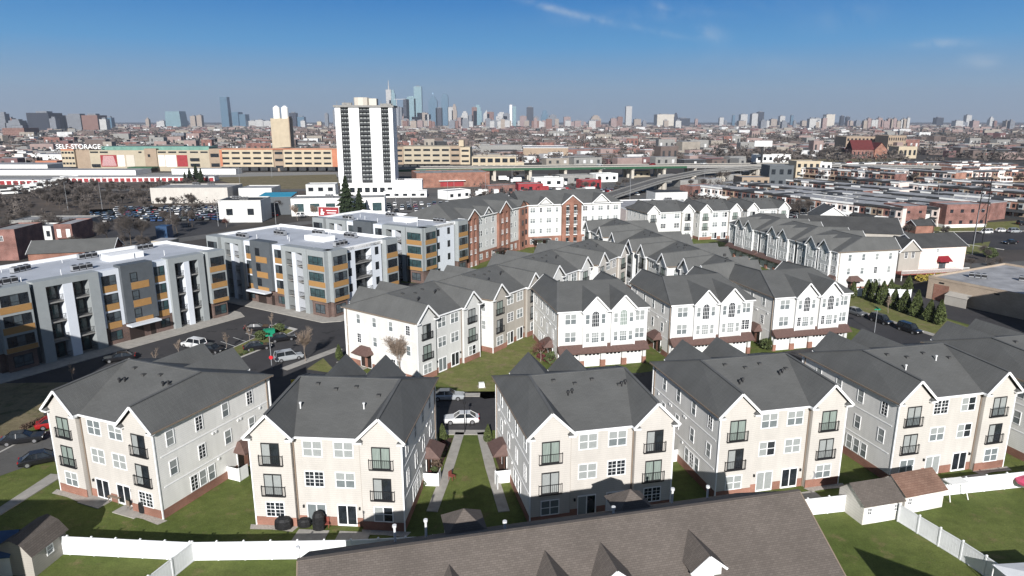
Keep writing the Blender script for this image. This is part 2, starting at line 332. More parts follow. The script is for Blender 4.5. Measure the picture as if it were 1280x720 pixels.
# ================================================================== the three-storey twin-gable apartment house
EZ=9.45; RZ=12.25; AZ=11.75
def condo_meshes(W,D,front,side,back):
    def mk():
        r={}
        b=MB(); n0=.0
        # body: pieces butted; material 0 front(rear elevation), 1 sides, 2 garage elevation
        b.poly([(0,0,0),(W,0,0),(W,0,EZ),(0,0,EZ)],0)
        b.poly([(0,D,0),(0,0,0),(0,0,EZ),(0,D,EZ)],1); b.poly([(W,0,0),(W,D,0),(W,D,EZ),(W,0,EZ)],1)
        b.poly([(W,D,0),(0,D,0),(0,D,EZ),(W,D,EZ)],2)
        for (a,c) in ((0,4.0),(W-4.0,W)):
            m=(a+c)/2
            b.poly([(a,-.5,0),(c,-.5,0),(c,-.5,EZ),(m,-.5,AZ-.15),(a,-.5,EZ)],0)
            b.poly([(a,0,0),(a,-.5,0),(a,-.5,EZ),(a,0,EZ)],1 if a==0 else 0); b.poly([(c,-.5,0),(c,0,0),(c,0,EZ),(c,-.5,EZ)],1 if c==W else 0)
        # garage side gabled bays (from 3.1 m up)
        for s in (.40,.72):
            c=W-s*W; 
            b.poly([(c+1.95,D+.45,3.1),(c-1.95,D+.45,3.1),(c-1.95,D+.45,EZ),(c,D+.45,AZ-.2),(c+1.95,D+.45,EZ)],2)
            for k in (-1,1): b.poly([(c+k*1.95,D,3.1),(c+k*1.95,D+.45,3.1),(c+k*1.95,D+.45,EZ),(c+k*1.95,D,EZ)],2)
        r['wall']=b.mesh('wall',[front,side,back])
        # roof
        b=MB(); e=.38; E0=EZ-.05; vf=-.95; m=D/2
        L=(-e,vf,E0); BL=(-e,D+e,E0); R1=(2.0,m,RZ); A1=(2.0,vf,AZ+.05); V1=(4.38,vf,E0); V2=(4.38,-e,E0)
        def mir(p): return (W-p[0],p[1],p[2])
        b.poly([L,R1,BL]); b.poly([L,A1,R1]); b.poly([A1,V1,V2,R1])
        b.poly([mir(BL),mir(R1),mir(L)]); b.poly([mir(L),mir(R1),mir(A1)]); b.poly([mir(A1),mir(R1),mir(V2),mir(V1)])
        b.poly([V2,mir(V2),mir(R1),R1]); b.poly([BL,R1,mir(R1),mir(BL)])
        for s in (.40,.72):
            c=W-s*W; vb=D+.95; vv=m+1.0
            A=(c,vb,AZ+.05); I=(c,vv,AZ+.05)
            for k in (-1,1):
                b.poly([A,(c+k*2.3,vb,E0),(c+k*2.3,vv,E0),I])
        b.poly([(-e,vf,E0-.02),(W+e,vf,E0-.02),(W+e,D+e,E0-.02),(-e,D+e,E0-.02)][::-1]) if False else None
        r['roof']=b.mesh('roof',['shingle_grey'])
        # trim: fascia, rake boards, returns
        b=MB(); h=.2
        def bm(p,q,w=.07,hh=h): b.beam(p,q,w,hh)
        zf=E0-.08
        bm((4.38,-e-.03,zf),(W-4.38,-e-.03,zf)); bm((-e,D+e-.05,zf-.06),(W+e,D+e-.05,zf-.06))
        for q in (lambda p:p,mir):
            bm(q((-e-.04,vf-.04,E0-.11)),q((2.0,vf-.04,AZ-.07)),.08,.24); bm(q((2.0,vf-.04,AZ-.07)),q((4.42,vf-.04,E0-.11)),.08,.24)
            bm(q((4.40,vf,zf)),q((4.40,-e,zf)))
            for (x0,x1) in ((-e,.35),(3.65,4.38)):
                xa,xb=sorted((q((x0,0,0))[0],q((x1,0,0))[0])); b.box(xa,xb,vf,-.5,E0-.3,E0-.12)
            xa=q((0,0,0))[0]; b.box(xa-.06,xa+.06,-.56,-.44,0,E0-.3)
        for s in (.40,.72):
            c=W-s*W; vb=D+.93
            for k in (-1,1):
                bm((c,vb,AZ-.12),(c+k*2.26,vb,E0-.16),.06,.22); b.box(*sorted((c+k*2.3,c+k*1.75)),D+.45,vb,E0-.3,E0-.12)
                b.box(c+k*1.95-.06,c+k*1.95+.06,D+.39,D+.51,3.3,E0-.3)
        for x in (0,W): b.box(x-.07,x+.07,D-.07,D+.07,0,E0)
        r['trim']=b.mesh('trim',['white_trim'])
        b=MB()
        for q in (lambda p:p,mir):
            b.beam(q((2.0,vf,AZ+.06)),q((2.0,m,RZ+.01)),.3,.05); b.beam(q((-e,D+e,E0+.01)),q((2.0,m,RZ+.01)),.3,.05)
        b.beam((2.0,m,RZ+.01),(W-2.0,m,RZ+.01),.3,.05)
        r['cap']=b.mesh('ridge_cap',['shingle_cap'])
        # the small shingled skirt on each return
        r['returns']=[]
        for q in (lambda p:p,mir):
            for (x0,x1,xp) in ((-e,.38,.38),(3.62,4.38,3.62)):
                z0=E0-.12; b=MB(); b.poly([q((x0,vf,z0)),q((x1,vf,z0)),q(((x0+x1)/2,-.5,z0+.35))]); b.poly([q((xp,vf,z0)),q((xp,-.5,z0)),q(((x0+x1)/2,-.5,z0+.35))]); r['returns'].append(b.mesh('gable_return',['shingle_grey']))
        r['gutter']=[MB().beam((x,vf,zf),(x,D+e,zf),.07,.14).mesh('gutter',['gutter_brown']) for x in (-e-.03,W+e+.03)]
        z1=.95; t=.04; PL=[]
        for q in ((-t,4.0+t,-.5-t,-.5,0,z1),(W-4.0-t,W+t,-.5-t,-.5,0,z1),(4.0+t,4.95,-t,0,0,z1),(6.95,W-6.75,-t,0,0,z1),(W-4.75,W-4.0-t,-t,0,0,z1)): PL.append(('R',MB().box(*q).mesh('brick_plinth',['brick_orange'])))
        for f_,q in (('W',(-t,0,-.5,D-5.9,0,z1)),('E',(W,W+t,-.5,D-5.9,0,z1)),('W',(-t,0,D-3.4,D,0,z1)),('E',(W,W+t,D-3.4,D,0,z1))): PL.append((f_,MB().box(*q).mesh('brick_plinth',['brick_orange'])))
        for s in (0.02,.255,.5,.745,.98):
            x=W-s*W; w=.28 if s in(.02,.98) else .42
            PL.append(('G',MB().box(x-w,x+w,D,D+.5,0,1.15).mesh('brick_pier',['brick_orange'])))
        r['plinths']=PL
        b=MB()
        for s in (0.02,.255,.5,.745,.98):
            x=W-s*W; w=.25 if s in(.02,.98) else .38
            b.box(x-w,x+w,D,D+.46,1.15,2.7)
        b.box(0,W,D,D+.46,2.7,3.1)
        r['garage_wall']=b.mesh('garage_pier',[back])
        b=MB()
        b.poly([(-.2,D+1.3,2.75),(W+.2,D+1.3,2.75),(W+.2,D,3.75),(-.2,D,3.75)]); b.poly([(-.2,D,2.75),(-.2,D+1.3,2.75),(-.2,D,3.75)]); b.poly([(W+.2,D,2.75),(W+.2,D+1.3,2.75),(W+.2,D,3.75)])
        b.poly([(-.2,D,2.74),(W+.2,D,2.74),(W+.2,D+1.3,2.74),(-.2,D+1.3,2.74)])
        b.box(-.2,W+.2,D+1.3,D+1.36,2.6,2.8)
        r['pent']=b.mesh('pent_roof',['pent_brown'])
        # downspouts
        b=MB()
        r['spout']=[MB().box(x-.05,x+.05,-.12,-.02,0,E0-.1).mesh('downspout',['gutter_brown']) for x in (4.1,W-4.1)]
        b=MB(); b.box(-.05,.05,-.1,0,.1,E0-.1); r['spout1']=b.mesh('downspout',['gutter_brown'])
        return r
    return cached(('condo',W,D,front,side,back),mk)
def awning_mesh():
    def mk():
        b=MB(); w=1.7; d=1.6; z0=2.7; z1=3.6
        a=[(-w,-d,z0),(w,-d,z0),(w,0,z0),(-w,0,z0)]; t=[(-w+.7,-.4,z1),(w-.7,-.4,z1),(w-.7,0,z1),(-w+.7,0,z1)]
        b.poly([a[0],a[1],t[1],t[0]]); b.poly([a[1],a[2],t[2],t[1]]); b.poly([a[3],a[0],t[0],t[3]]); b.poly(t); b.poly(a[::-1])
        b.box(-w,w,-d-.04,-d,z0-.15,z0+.02); b.box(-w,-w+.05,-d,0,z0-.15,z0); b.box(w-.05,w,-d,0,z0-.15,z0)
        return b.mesh('entrance_canopy',['pent_brown'])
    return cached('awn',mk)
def entry_mesh():
    def mk():
        b=MB()
        for x in (-.75,.75): b.box(x-.45,x+.45,-.05,0,.15,2.25,0)
        b.box(-1.3,-1.2,-.07,0,.1,2.35,1); b.box(1.2,1.3,-.07,0,.1,2.35,1); b.box(-.3,.3,-.06,0,.1,2.3,2); b.box(-1.3,1.3,-.07,0,2.25,2.38,1)
        return b.mesh('entrance_door',['door_dark','white_trim','brick_orange'])
    return cached('ent',mk)
def screen_mesh():
    def mk():
        b=MB(); b.box(-.03,.03,-1.6,0,0,1.5); b.box(-.03,1.3,-1.66,-1.6,0,1.5); b.box(-.07,.07,-1.7,-1.56,0,1.6)
        return b.mesh('privacy_screen',['white_trim'])
    return cached('scr',mk)
def condo(label,o,ang,faces='RS',W=14.6,D=15.4,front='cream_siding',side='lifted_grey_siding',back='white_siding',group=None,vents=((5.2,3.6,1),(9.6,3.2,1)),detail=True,garage=True):
    t=thing('apartment_house',label,'house',(o[0],o[1],0),ang,group)
    r=condo_meshes(W,D,front,side,back)
    inst('wall',r['wall'],t); inst('roof',r['roof'],t); inst('ridge_cap',r['cap'],t); inst('trim',r['trim'],t); [inst('gable_return',me,t) for me in r['returns']]; [inst('gutter',me,t) for me in r['gutter']]
    for (f_,me) in r['plinths']:
        if f_ in faces: inst(me.name.split('.')[0],me,t)
    aw=window_mesh
    if 'R' in faces:
        for me in r['spout']: inst('downspout',me,t)
        for x in (2.0,W-2.0):
            for z in (6.45,3.25):
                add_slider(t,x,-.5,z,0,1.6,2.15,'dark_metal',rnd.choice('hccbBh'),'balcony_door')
                inst('balcony_railing',railing_mesh(2.3),t,(x,-.5,z))
            add_window(t,x,-.5,1.05,0,1.7,1.45)
        for x in (5.9,W-5.7):
            for z in (7.3,4.15): add_window(t,x,0,z,0,1.75,1.5)
            add_slider(t,x,0,.1,0,1.75,2.1)
            inst('wall_lamp',cached('wl',lambda:MB().box(-.08,.08,-.16,0,-.16,.12).mesh('wall_lamp',['dark_metal'])),t,(x+(1.25 if x>W/2 else -1.25),0,2.0))
    if 'G' in faces:
        inst('garage_pier',r['garage_wall'],t); inst('pent_roof',r['pent'],t)
        for s in (.138,.378,.622,.863): inst('garage_door',garage_mesh(2.6,2.35),t,(W-s*W,D+.12,.02),180)
        for s,w in ((.13,1.75),(.92,1.55)):
            for z in (7.2,4.3): add_window(t,W-s*W,D,z,180,w,1.6)
        for s in (.40,.72):
            x=W-s*W; f=inst('arched_window',arched_mesh(1.15,2.5),t,(x,D+.45,6.7),180); inst('pane',arched_pane(1.15,2.5,rnd.choice(['glass_dark','glass_dark','curtain'])),f)
            for k in (-1,1):
                add_window(t,x+k*1.3,D+.45,7.2,180,.62,1.5,False); add_window(t,x+k*1.25,D+.45,4.2,180,.62,1.5,False)
            add_window(t,x,D+.45,4.1,180,1.15,1.65,False,grid=True)
    for fc,(x,rz) in (('W',(0,-90)),('E',(W,90))):
        if fc not in faces: continue
        inst('downspout',r['spout1'],t,(x,D-.5,0),rz)
        inst('belt_trim',cached(('belt',D,1),lambda:MB().box(-D+.1,-.1,-.035,0,3.12,3.24).mesh('belt_trim',['white_trim'])) if fc=='W' else cached(('belt',D,2),lambda:MB().box(.1,D-.1,-.035,0,3.12,3.24).mesh('belt_trim',['white_trim'])),t,(x,0,0),rz)
        inst('belt_trim',cached(('belt',D,3),lambda:MB().box(-D+.1,-.1,-.035,0,6.32,6.42).mesh('belt_trim',['white_trim'])) if fc=='W' else cached(('belt',D,4),lambda:MB().box(.1,D-.1,-.035,0,6.32,6.42).mesh('belt_trim',['white_trim'])),t,(x,0,0),rz)
        for v,zz in ((6.6,6.05),(7.0,6.05),(10.2,6.0),(10.6,6.0),(7.0,2.9),(13.6,6.1)): inst('wall_vent',cached('wv',lambda:MB().box(-.12,.12,-.1,0,-.12,.12).mesh('wall_vent',['pipe_white'])),t,(x,v,zz),rz)
        for v in (1.4,5.0,8.6,12.2):
            add_window(t,x,v,7.15,rz,.8,1.45,False); add_window(t,x,v,4.0,rz,.8,1.45,False)
        for v in (3.6,4.75,5.9): add_window(t,x,v,1.1,rz,.8,1.55,False)
        inst('entrance_canopy',awning_mesh(),t,(x,D-4.6,0),rz); inst('entrance_door',entry_mesh(),t,(x,D-4.6,0),rz)
        if detail: inst('privacy_screen',screen_mesh(),t,(x,D-7.4,0),rz)
    for (u,v,k) in vents:
        zz=EZ+(RZ-EZ)*(v+.38)/(D/2+.38)
        inst('vent_pipe',vent_mesh(k),t,(u,v,zz)); 
        if k: inst('vent_pipe',vent_mesh(k),t,(u+.5,v+.25,zz+.05))
    for u,v in ((6.4,5.9),(W-6.2,6.3),(W-3.6,5.2),(4.3,6.6)):
        inst('roof_vent',cached('rv',lambda:MB().box(-.2,.2,-.22,.22,-.1,.16).mesh('roof_vent',['shingle_dark'])),t,(u,v,EZ+(RZ-EZ)*(v+.38)/(D/2+.38)))
    return t

GF='cream houses of the front row'; GM='white houses with garages'; GC='white houses along the courtyard lawn'; GN='houses behind the garage row'; GR='houses with garages facing the inner lane'; GT='white houses at the back of the estate'
condo('cream three-storey house at far left, turned away, beside the street with dark cars',(-47.6,65.7),-22,'RE',group=GF,vents=((4.6,4.4,1),(10.2,5.0,1)))
condo('cream three-storey house left of the long narrow lawn, black grill cover at its patio',(-24.7,59.4),-4.7,'RE',group=GF,vents=((3.7,3.2,0),(10,3.4,0)))
condo('cream house right of the narrow lawn, its ground floor in the brown roof\'s shadow',(1.6,59.1),13,'RWE',group=GF,vents=((5.2,4.4,1),(11.2,5,1)))
condo('cream house fourth along the front row, satellite dish at its right corner',(20.8,63.8),13,'RWE',group=GF,vents=((4.4,3.6,1),(9.7,4.4,1)))
condo('cream house behind the two white sheds, near the right edge of the photo',(40.6,67.2),13.5,'RW',W=15.2,group=GF,vents=((4.6,4,0),(9.6,5,0)))
condo('cream house cut by the right edge of the photo, mostly roof showing',(58.8,71.9),13.5,'RW',group=GF)
for (lb,fl,an) in (('white house with four garages beside the courtyard lawn, leftmost of three',(7.3,101.9),12.5),('white house with garages in the middle of the three',(25.8,106.0),14.0),('white house with garages nearest the street with parked dark cars',(44.2,110.7),14.0)):
    c,s=math.cos(R(an)),math.sin(R(an)); W_=14.6
    o=(fl[0]+W_*c-15.4*s, fl[1]+W_*s+15.4*c)
    condo(lb,o,180+an,'GE',front='white_siding',back='white_siding',group=GM,vents=(),detail=False)
for (lb,o,an,fr) in (('white house whose long blank side has a brown door canopy, bare tree in front',(-14.3,96.0),54,'white_siding'),
                     ('cream courtyard house, second from the front',(-3.6,109.5),56,'tan_siding'),
                     ('white courtyard house, third from the front',(7.0,124.6),54,'white_siding'),
                     ('courtyard house farthest back, cream with two steep gables',(17.3,137.8),57,'cream_siding')):
    condo(lb,o,an,'RW',front=fr,side='warm_white_siding',group=GC,vents=((5,4,1),(9.5,4.6,1)),detail=False)
condo('house behind the garage row with a low back gable, farthest from the camera',(24.8,167.0),-77,'RE',front='white_siding',side='white_siding',group=GN,vents=((7,7,1),),detail=False)
condo('house behind the garage row, dark gap showing beside its white side wall',(28.8,150.2),-77,'RE',front='white_siding',side='white_siding',group=GN,vents=((7,7,1),),detail=False)
condo('small roofed house wedged directly behind the garage houses',(34.4,134.5),-77,'RE',W=11,D=11.5,front='white_siding',side='white_siding',group=GN,vents=(),detail=False)
condo('house behind the courtyard row whose single gable peeks over the roofs',(20.5,186.5),-77,'R',front='white_siding',side='white_siding',group=GN,vents=(),detail=False)
for i,(lb,nx,ny) in enumerate((('house whose long white side faces the row of arborvitae',73.8,151.8),('middle one of the garage houses on the inner lane',70.3,167.4),('garage house farthest along the inner lane, next to the back row',66.8,183.0))):
    c,s=math.cos(R(13)),math.sin(R(13)); o=(nx+15.4*c,ny+15.4*s)
    condo(lb,o,103,'GW',front='white_siding',side='white_siding',group=GR,vents=(),detail=False)
condo('back row house at the left with a grey side wall',(43.6,219.5),16,'RW',W=16.5,front='white_siding',side='lifted_grey_siding',group=GT,vents=(),detail=False)
condo('back row house in the middle with a small dark door canopy',(61.5,223.2),15,'RW',W=15,front='white_siding',side='lifted_grey_siding',group=GT,vents=(),detail=False)
condo('back row house at the right, nearest the brick terraces',(78.5,227.8),15,'RW',W=16,front='white_siding',side='lifted_grey_siding',group=GT,vents=(),detail=False)
# ================================================================== modern four-storey blocks
SH=3.25
def mwin(w,h,n,style=None):
    def mk():
        b=MB(); b.box(-w/2-.06,w/2+.06,-.06,0,-.06,0); b.box(-w/2-.06,w/2+.06,-.06,0,h,h+.06)
        for i in range(n+1): x=-w/2+w*i/n; b.box(x-.05,x+.05,-.06,0,0,h)
        if h>1.2: b.box(-w/2,w/2,-.05,-.01,h*.3-.03,h*.3+.03)
        return b.mesh('window',['dark_metal'])
    def mp():
        b=MB(); q=random.Random(hash((round(w*10),n)))
        for i in range(n):
            a=-w/2+w*i/n; c=a+w/n; b.poly([(a,-.02,0),(c,-.02,0),(c,-.02,h),(a,-.02,h)],q.choice([0,0,0,1,1,1,2]))
        return b.mesh('pane',['glass_dark','glass_mid','glass_teal'])
    return cached(('mw',w,h,n),mk),cached(('mp',w,h,n),mp)
def add_mwin(root,x,y,z,w,h,n,tr):
    f,p=mwin(w,h,n); X,Y=tr(x,y); o=inst('window',f,root,(X,Y,z),tr.rz); inst('pane',p,o)
class TR:
    def __init__(s,o,rz): s.o=o; s.rz=rz; s.c=math.cos(R(rz)); s.s=math.sin(R(rz))
    def __call__(s,x,y): return (s.o[0]+x*s.c-y*s.s, s.o[1]+x*s.s+y*s.c)
def put(root,name,b,mats,tr): b.xf(tr.o,tr.rz); return b.build(name,mats,root)
def balcony(root,x0,x1,y,z,tr,mt='dark_metal'):
    b=MB(); n=max(4,int((x1-x0)/.16))
    b.box(x0,x1,y-.03,y+.01,z+1.02,z+1.08); b.box(x0,x1,y-.03,y+.01,z+.08,z+.12)
    for i in range(n+1): x=x0+(x1-x0)*i/n; b.box(x-.012,x+.012,y-.02,y,z+.1,z+1.04)
    put(root,'balcony_railing',b,[mt],tr)
def facade(root,segs,tr,H=13.0,back=1.5):
    for (kind,a,c) in segs:
        w=c-a; m=(a+c)/2
        if kind=='bay' or kind=='baycorner':
            b=MB(); b.box(a,c,-1.0,back,SH,H+.55); put(root,'corner_bay',b,['panel_grey'],tr)
            b=MB(); b.box(a+.25,c-.25,-.55,back,0,SH); put(root,'brick_base',b,['brick_dark'],tr)
            add_mwin(root,m,-.55,.8,min(2.6,w-1.2),1.7,2,tr)
            b=MB()
            for k in range(1,4):
                add_mwin(root,m,-1.0,k*SH+.95,w-.9,1.6,3 if w>3.5 else 2,tr)
                b=MB(); b.box(a+.12,c-.12,-1.05,-1.0,k*SH-.25 if k>1 else k*SH+.05,k*SH+.82); put(root,'spandrel',b,['panel_orange'],tr)
        elif kind=='frame':
            y0=-.6; b=MB(); p=w*.17; q=w*.075
            b.box(a,a+p,y0,back,0,H+.5); b.box(c-p,c,y0,back,0,H+.5); b.box(a+p,c-p,y0,back,H-.55,H+.5)
            put(root,'facade_frame',b,['panel_grey'],tr)
            b=MB(); b.box(m-q,m+q,y0+.02,back,0,H-.55); put(root,'white_pillar',b,['panel_white'],tr)
            for k in range(1,4):
                b=MB(); b.box(a+p,m-q,-.35,back,k*SH-.2,k*SH); b.box(m+q,c-p,-.35,back,k*SH-.2,k*SH); put(root,'balcony_slab',b,['concrete_grey'],tr)
            for k in range(4):
                for (x0,x1) in ((a+p,m-q),(m+q,c-p)):
                    balcony(root,x0,x1,-.32,k*SH,tr); add_mwin(root,(x0+x1)/2,back-.003,k*SH+.1,(x1-x0)*.8,2.2,2,tr)
        elif kind=='recess':
            y0=0; b=MB(); p=w*.05
            b.box(a,a+p,y0,back,0,H+.3); b.box(c-p,c,y0,back,0,H+.3); b.box(a+p,c-p,y0,back,H-.6,H+.3)
            put(root,'facade_frame',b,['panel_white'],tr)
            for k in range(1,4):
                b=MB(); b.box(a+p,c-p,-.1,back,k*SH-.2,k*SH); put(root,'balcony_slab',b,['concrete_grey'],tr)
            for k in range(4):
                balcony(root,a+p,c-p,-.05,k*SH,tr); add_mwin(root,m,back-.003,k*SH+.1,w*.7,2.2,3,tr)
        elif kind in('white','whitewall'):
            b=MB(); b.box(a,c,0,back,SH if kind=='white' else 0,H+.3); put(root,'wall_panel',b,['panel_white'],tr)
            if kind=='white':
                b=MB(); b.box(a,c,.02,back,0,SH); put(root,'brick_base',b,['brick_dark'],tr); add_mwin(root,m,.02,.9,w*.55,1.5,2,tr)
                
                for k in range(1,4): add_mwin(root,m,0,k*SH+.95,w*.62,1.6,2,tr); sp=MB(); sp.box(a+w*.17,c-w*.17,-.04,0,k*SH-.3,k*SH+.85); put(root,'spandrel',sp,['panel_orange'],tr)
            else:
                for k in range(4): add_mwin(root,m,0,k*SH+1.0,.9,1.5,1,tr)
        elif kind=='dark':
            b=MB(); b.box(a,c,-.7,back,SH+.2,H+.75); put(root,'wall_panel',b,['panel_dark'],tr)
            b=MB(); b.box(a,c,.0,back,0,SH+.2); put(root,'brick_base',b,['brick_dark'],tr)
            
            for k in range(1,4): add_mwin(root,a+w*.36,-.7,k*SH+.95,w*.2,1.5,1,tr); sp=MB(); sp.box(a+w*.26,a+w*.82,-.75,-.7,k*SH-.5,k*SH+.75); put(root,'spandrel',sp,['panel_orange'],tr)
            b=MB(); b.box(a-.3,c-.5,-2.4,-.71,SH-.25,SH+.05); put(root,'entrance_canopy',b,['panel_white'],tr)
            b=MB(); b.box(a+.5,a+3.0,-.06,0,.05,2.5); put(root,'entrance_door',b,['door_dark'],tr); b=MB(); b.box(c-1.4,c-.5,-.06,0,.05,2.3); put(root,'side_door',b,['door_dark'],tr)
        elif kind=='slit':
            b=MB(); b.box(a,c,.6,back,0,H+.1); put(root,'wall_panel',b,['recess_wall'],tr)
def hvac_mesh():
    def mk():
        b=MB()
        for i in range(3):
            x=i*1.15; b.box(x,x+.95,0,.95,.1,1.0,0); b.tube((x+.47,.47,1.0),(x+.47,.47,1.08),.36,.36,10,1); b.box(x,x+.95,-.01,0,.3,.85,1)
        b.box(-.1,3.4,.1,.85,0,.1,1)
        return b.mesh('rooftop_units',['grey_metal','dark_metal'])
    return cached('hv',mk)
def modern(label,o,ang,L,D,segs,right=None,left=None,units=(),group='grey and white modern apartment blocks'):
    H=13.0; t=thing('apartment_block',label,'apartments',(o[0],o[1],0),ang,group)
    b=MB(); b.box(1.5,L-1.5,1.5,D,0,H-.35,0); b.build('body',['recess_wall'],t)
    b=MB(); b.box(.2,L-.2,.2,D-.1,H-.34,H); b.build('roof',['membrane'],t)
    b=MB(); w=.35
    b.box(0,L,D-.1,D+.25,H-1.2,H+.6); b.box(0,w,.2,D-.1,H-.3,H+.5); b.box(L-w,L,.2,D-.1,H-.3,H+.5)
    for (x0,x1) in ((.4,L-.4),): b.box(x0,x1,.15,.5,H-.3,H+.28)
    b.build('parapet',['parapet_white'],t)
    facade(t,segs,TR((0,0),0))
    if right: facade(t,right,TR((L,0),90))
    if left: facade(t,left,TR((0,D),-90))
    for (x,y,rz) in units: inst('rooftop_unit',hvac_mesh(),t,(x,y,H),rz)
    b=MB(); b.box(L*.56,L*.72,D*.45,D*.62,H,H+1.1); b.build('roof_hatch',['parapet_white'],t)
    for k in range(9):
        b=MB(); x=rnd.uniform(2,L-2); y=rnd.uniform(2,D-2); b.tube((x,y,H),(x,y,H+1.0),.06,.06,6); b.build('vent_pipe',['pipe_white'],t)
    return t
segA=[('bay',0,4.6),('slit',4.6,5.3),('frame',5.3,15.2),('white',15.2,18.9),('dark',18.9,24.6),('white',24.6,27.6),('frame',27.6,34.8),('slit',34.8,35.5),('bay',35.5,39.2)]
segB=[('bay',0,4.0),('slit',4.0,4.6),('frame',4.6,11.5),('white',11.5,14.4),('dark',14.4,20.6),('white',20.6,24.0),('frame',24.0,31.4),('slit',31.4,32.0),('bay',32.0,36.9)]
rB=[('bay',.0,4.2),('whitewall',4.2,7.0),('recess',7.0,12.2),('whitewall',12.2,15.0),('slit',15.0,15.5),('bay',15.5,19.2)]
modern('modern apartment block at far left, its lower left part in deep shadow',(-78.3,99.7),58,39.2,18,segA,left=[('whitewall',0,13.4),('bay',13.4,18)],units=((2,4,0),(8,12,20),(20,15,0),(31,15,0),(14,5,0)))
modern('modern block in the middle facing the parking lot, corner bay toward the camera',(-67.2,150.3),-32,36.9,19.2,segB,right=rB,units=((5,3,0),(9,10,0),(25,16,0),(33,6,90),(16,15,0)))
modern('modern block farthest back, touching the red brick and white apartments',(-52.0,179.5),-32,36,17.5,segB,right=[('bay',0,4.4),('whitewall',4.4,8.2),('whitewall',8.2,12.8),('slit',12.8,13.3),('bay',13.3,17.5)],units=((6,4,0),(12,14,0),(30,12,0)))

# ------------------------------------------------------------------ brick and white four-storey complex
def gable_front(b,c,w,z,y0,y1,rise,mi=0):
    b.poly([(c,y0,z+rise),(c-w/2,y0,z),(c-w/2,y1,z),(c,y1,z+rise)][::-1],mi); b.poly([(c,y0,z+rise),(c+w/2,y0,z),(c+w/2,y1,z),(c,y1,z+rise)],mi)
def brick_wing(t,o,ang,L,D,segs,H=13.2,ends=(True,True)):
    tr=TR(o,ang)
    b=MB(); b.box(0,L,0,D,SH,H); put(t,'wall',b,['white_siding'],tr)
    b=MB(); b.box(-.03,L+.03,-.03,D+.03,0,SH); put(t,'brick_base',b,['brick_orange'],tr)
    b=MB(); e=.5; z0=H-.05; z1=H+3.6; h0=5.0 if ends[0] else -e; h1=5.0 if ends[1] else -e
    a=[(-e,-e,z0),(L+e,-e,z0),(L+e,D+e,z0),(-e,D+e,z0)]; r0=(h0,D/2,z1); r1=(L-h1,D/2,z1)
    b.poly([a[0],a[1],r1,r0]); b.poly([a[2],a[3],r0,r1]); b.poly([a[3],a[0],r0]); b.poly([a[1],a[2],r1])
    tm=MB()
    for q in ((a[0],a[1]),(a[1],a[2]),(a[3],a[0])): tm.beam((q[0][0],q[0][1],z0-.1),(q[1][0],q[1][1],z0-.1),.08,.24)
    for (kind,x0,x1) in segs:
        c=(x0+x1)/2; w=x1-x0
        if kind=='brick':
            g=MB(); p=w*.1; y0=-.8
            for (xa,xb) in ((x0,x0+w*.2),(c-w*.1,c+w*.1),(x1-w*.2,x1)): g.box(xa,xb,y0,0,0,H-.3)
            g.box(x0,x1,y0,0,H-.3,H); g.poly([(x0,y0,H),(x1,y0,H),(c,y0,H+w*.42)])
            put(t,'brick_bay',g,['brick_orange'],tr)
            for k in range(4):
                for (xa,xb) in ((x0+w*.2,c-w*.1),(c+w*.1,x1-w*.2)):
                    g=MB(); g.box(xa,xb,y0+.05,0,k*SH+.05,k*SH+.25); put(t,'balcony_slab',g,['white_trim'],tr); balcony(t,xa,xb,y0+.1,k*SH+.25,tr,'white_trim')
                    add_mwin(t,(xa+xb)/2,-.04,k*SH+.3,(xb-xa)*.8,2.1,2,tr)
            gable_front(b,c,w+1,H-.1,y0-.5,D*.45,w*.45); tm.beam((c,y0-.5,H+w*.45-.2),(x0-.5,y0-.5,H-.25),.1,.26); tm.beam((c,y0-.5,H+w*.45-.2),(x1+.5,y0-.5,H-.25),.1,.26)
        elif kind=='pier':
            g=MB(); g.box(x0,x1,-.5,0,0,H+.3); g.poly([(x0,-.5,H+.3),(x1,-.5,H+.3),(c,-.5,H+w*.5)]); put(t,'brick_pier',g,['brick_orange'],tr)
            add_wq=[add_mwin(t,c,-.5,k*SH+1,.9,1.4,1,tr) for k in range(4)]
            gable_front(b,c,w+.8,H+.2,-.9,D*.4,w*.5)
        else:
            n=max(2,int(w/2.6))
            for k in range(4):
                for i in range(n):
                    X,Y=tr(x0+w*(i+.5)/n,-.03 if k==0 else 0); add_window(t,X,Y,k*SH+1.05,tr.rz,1.5 if i%2==0 else .75,1.4,i%2==0)
            if kind=='gable':
                g=MB(); gw=w*.45; g.poly([(c-gw/2,-.02,H-.1),(c+gw/2,-.02,H-.1),(c,-.02,H+gw*.45)]); put(t,'gable',g,['white_siding'],tr)
                gable_front(b,c,gw+.8,H-.15,-.7,D*.35,gw*.5); tm.beam((c,-.7,H+gw*.5-.25),(c-gw/2-.4,-.7,H-.25),.1,.24); tm.beam((c,-.7,H+gw*.5-.25),(c+gw/2+.4,-.7,H-.25),.1,.24)
    put(t,'roof',b,['shingle_grey'],tr); put(t,'trim',tm,['white_trim'],tr)
t=thing('apartment_complex','four-storey white and red brick apartment complex with dark hip roofs','apartments',(0,0,0))
brick_wing(t,(-15.0,173.5),61,39,17,[('white',0,5),('brick',5.5,11),('gable',11.5,21.5),('brick',22,28.5),('white',29,34.5),('pier',35,38.5)],ends=(True,False))
brick_wing(t,(3.2,208.6),17,33,15.5,[('pier',-.2,1.8),('gable',2,12.6),('brick',12.8,19.2),('gable',19.4,32.6)],ends=(False,True))
for (px,py) in ((668,300),(508,372)):
    pass
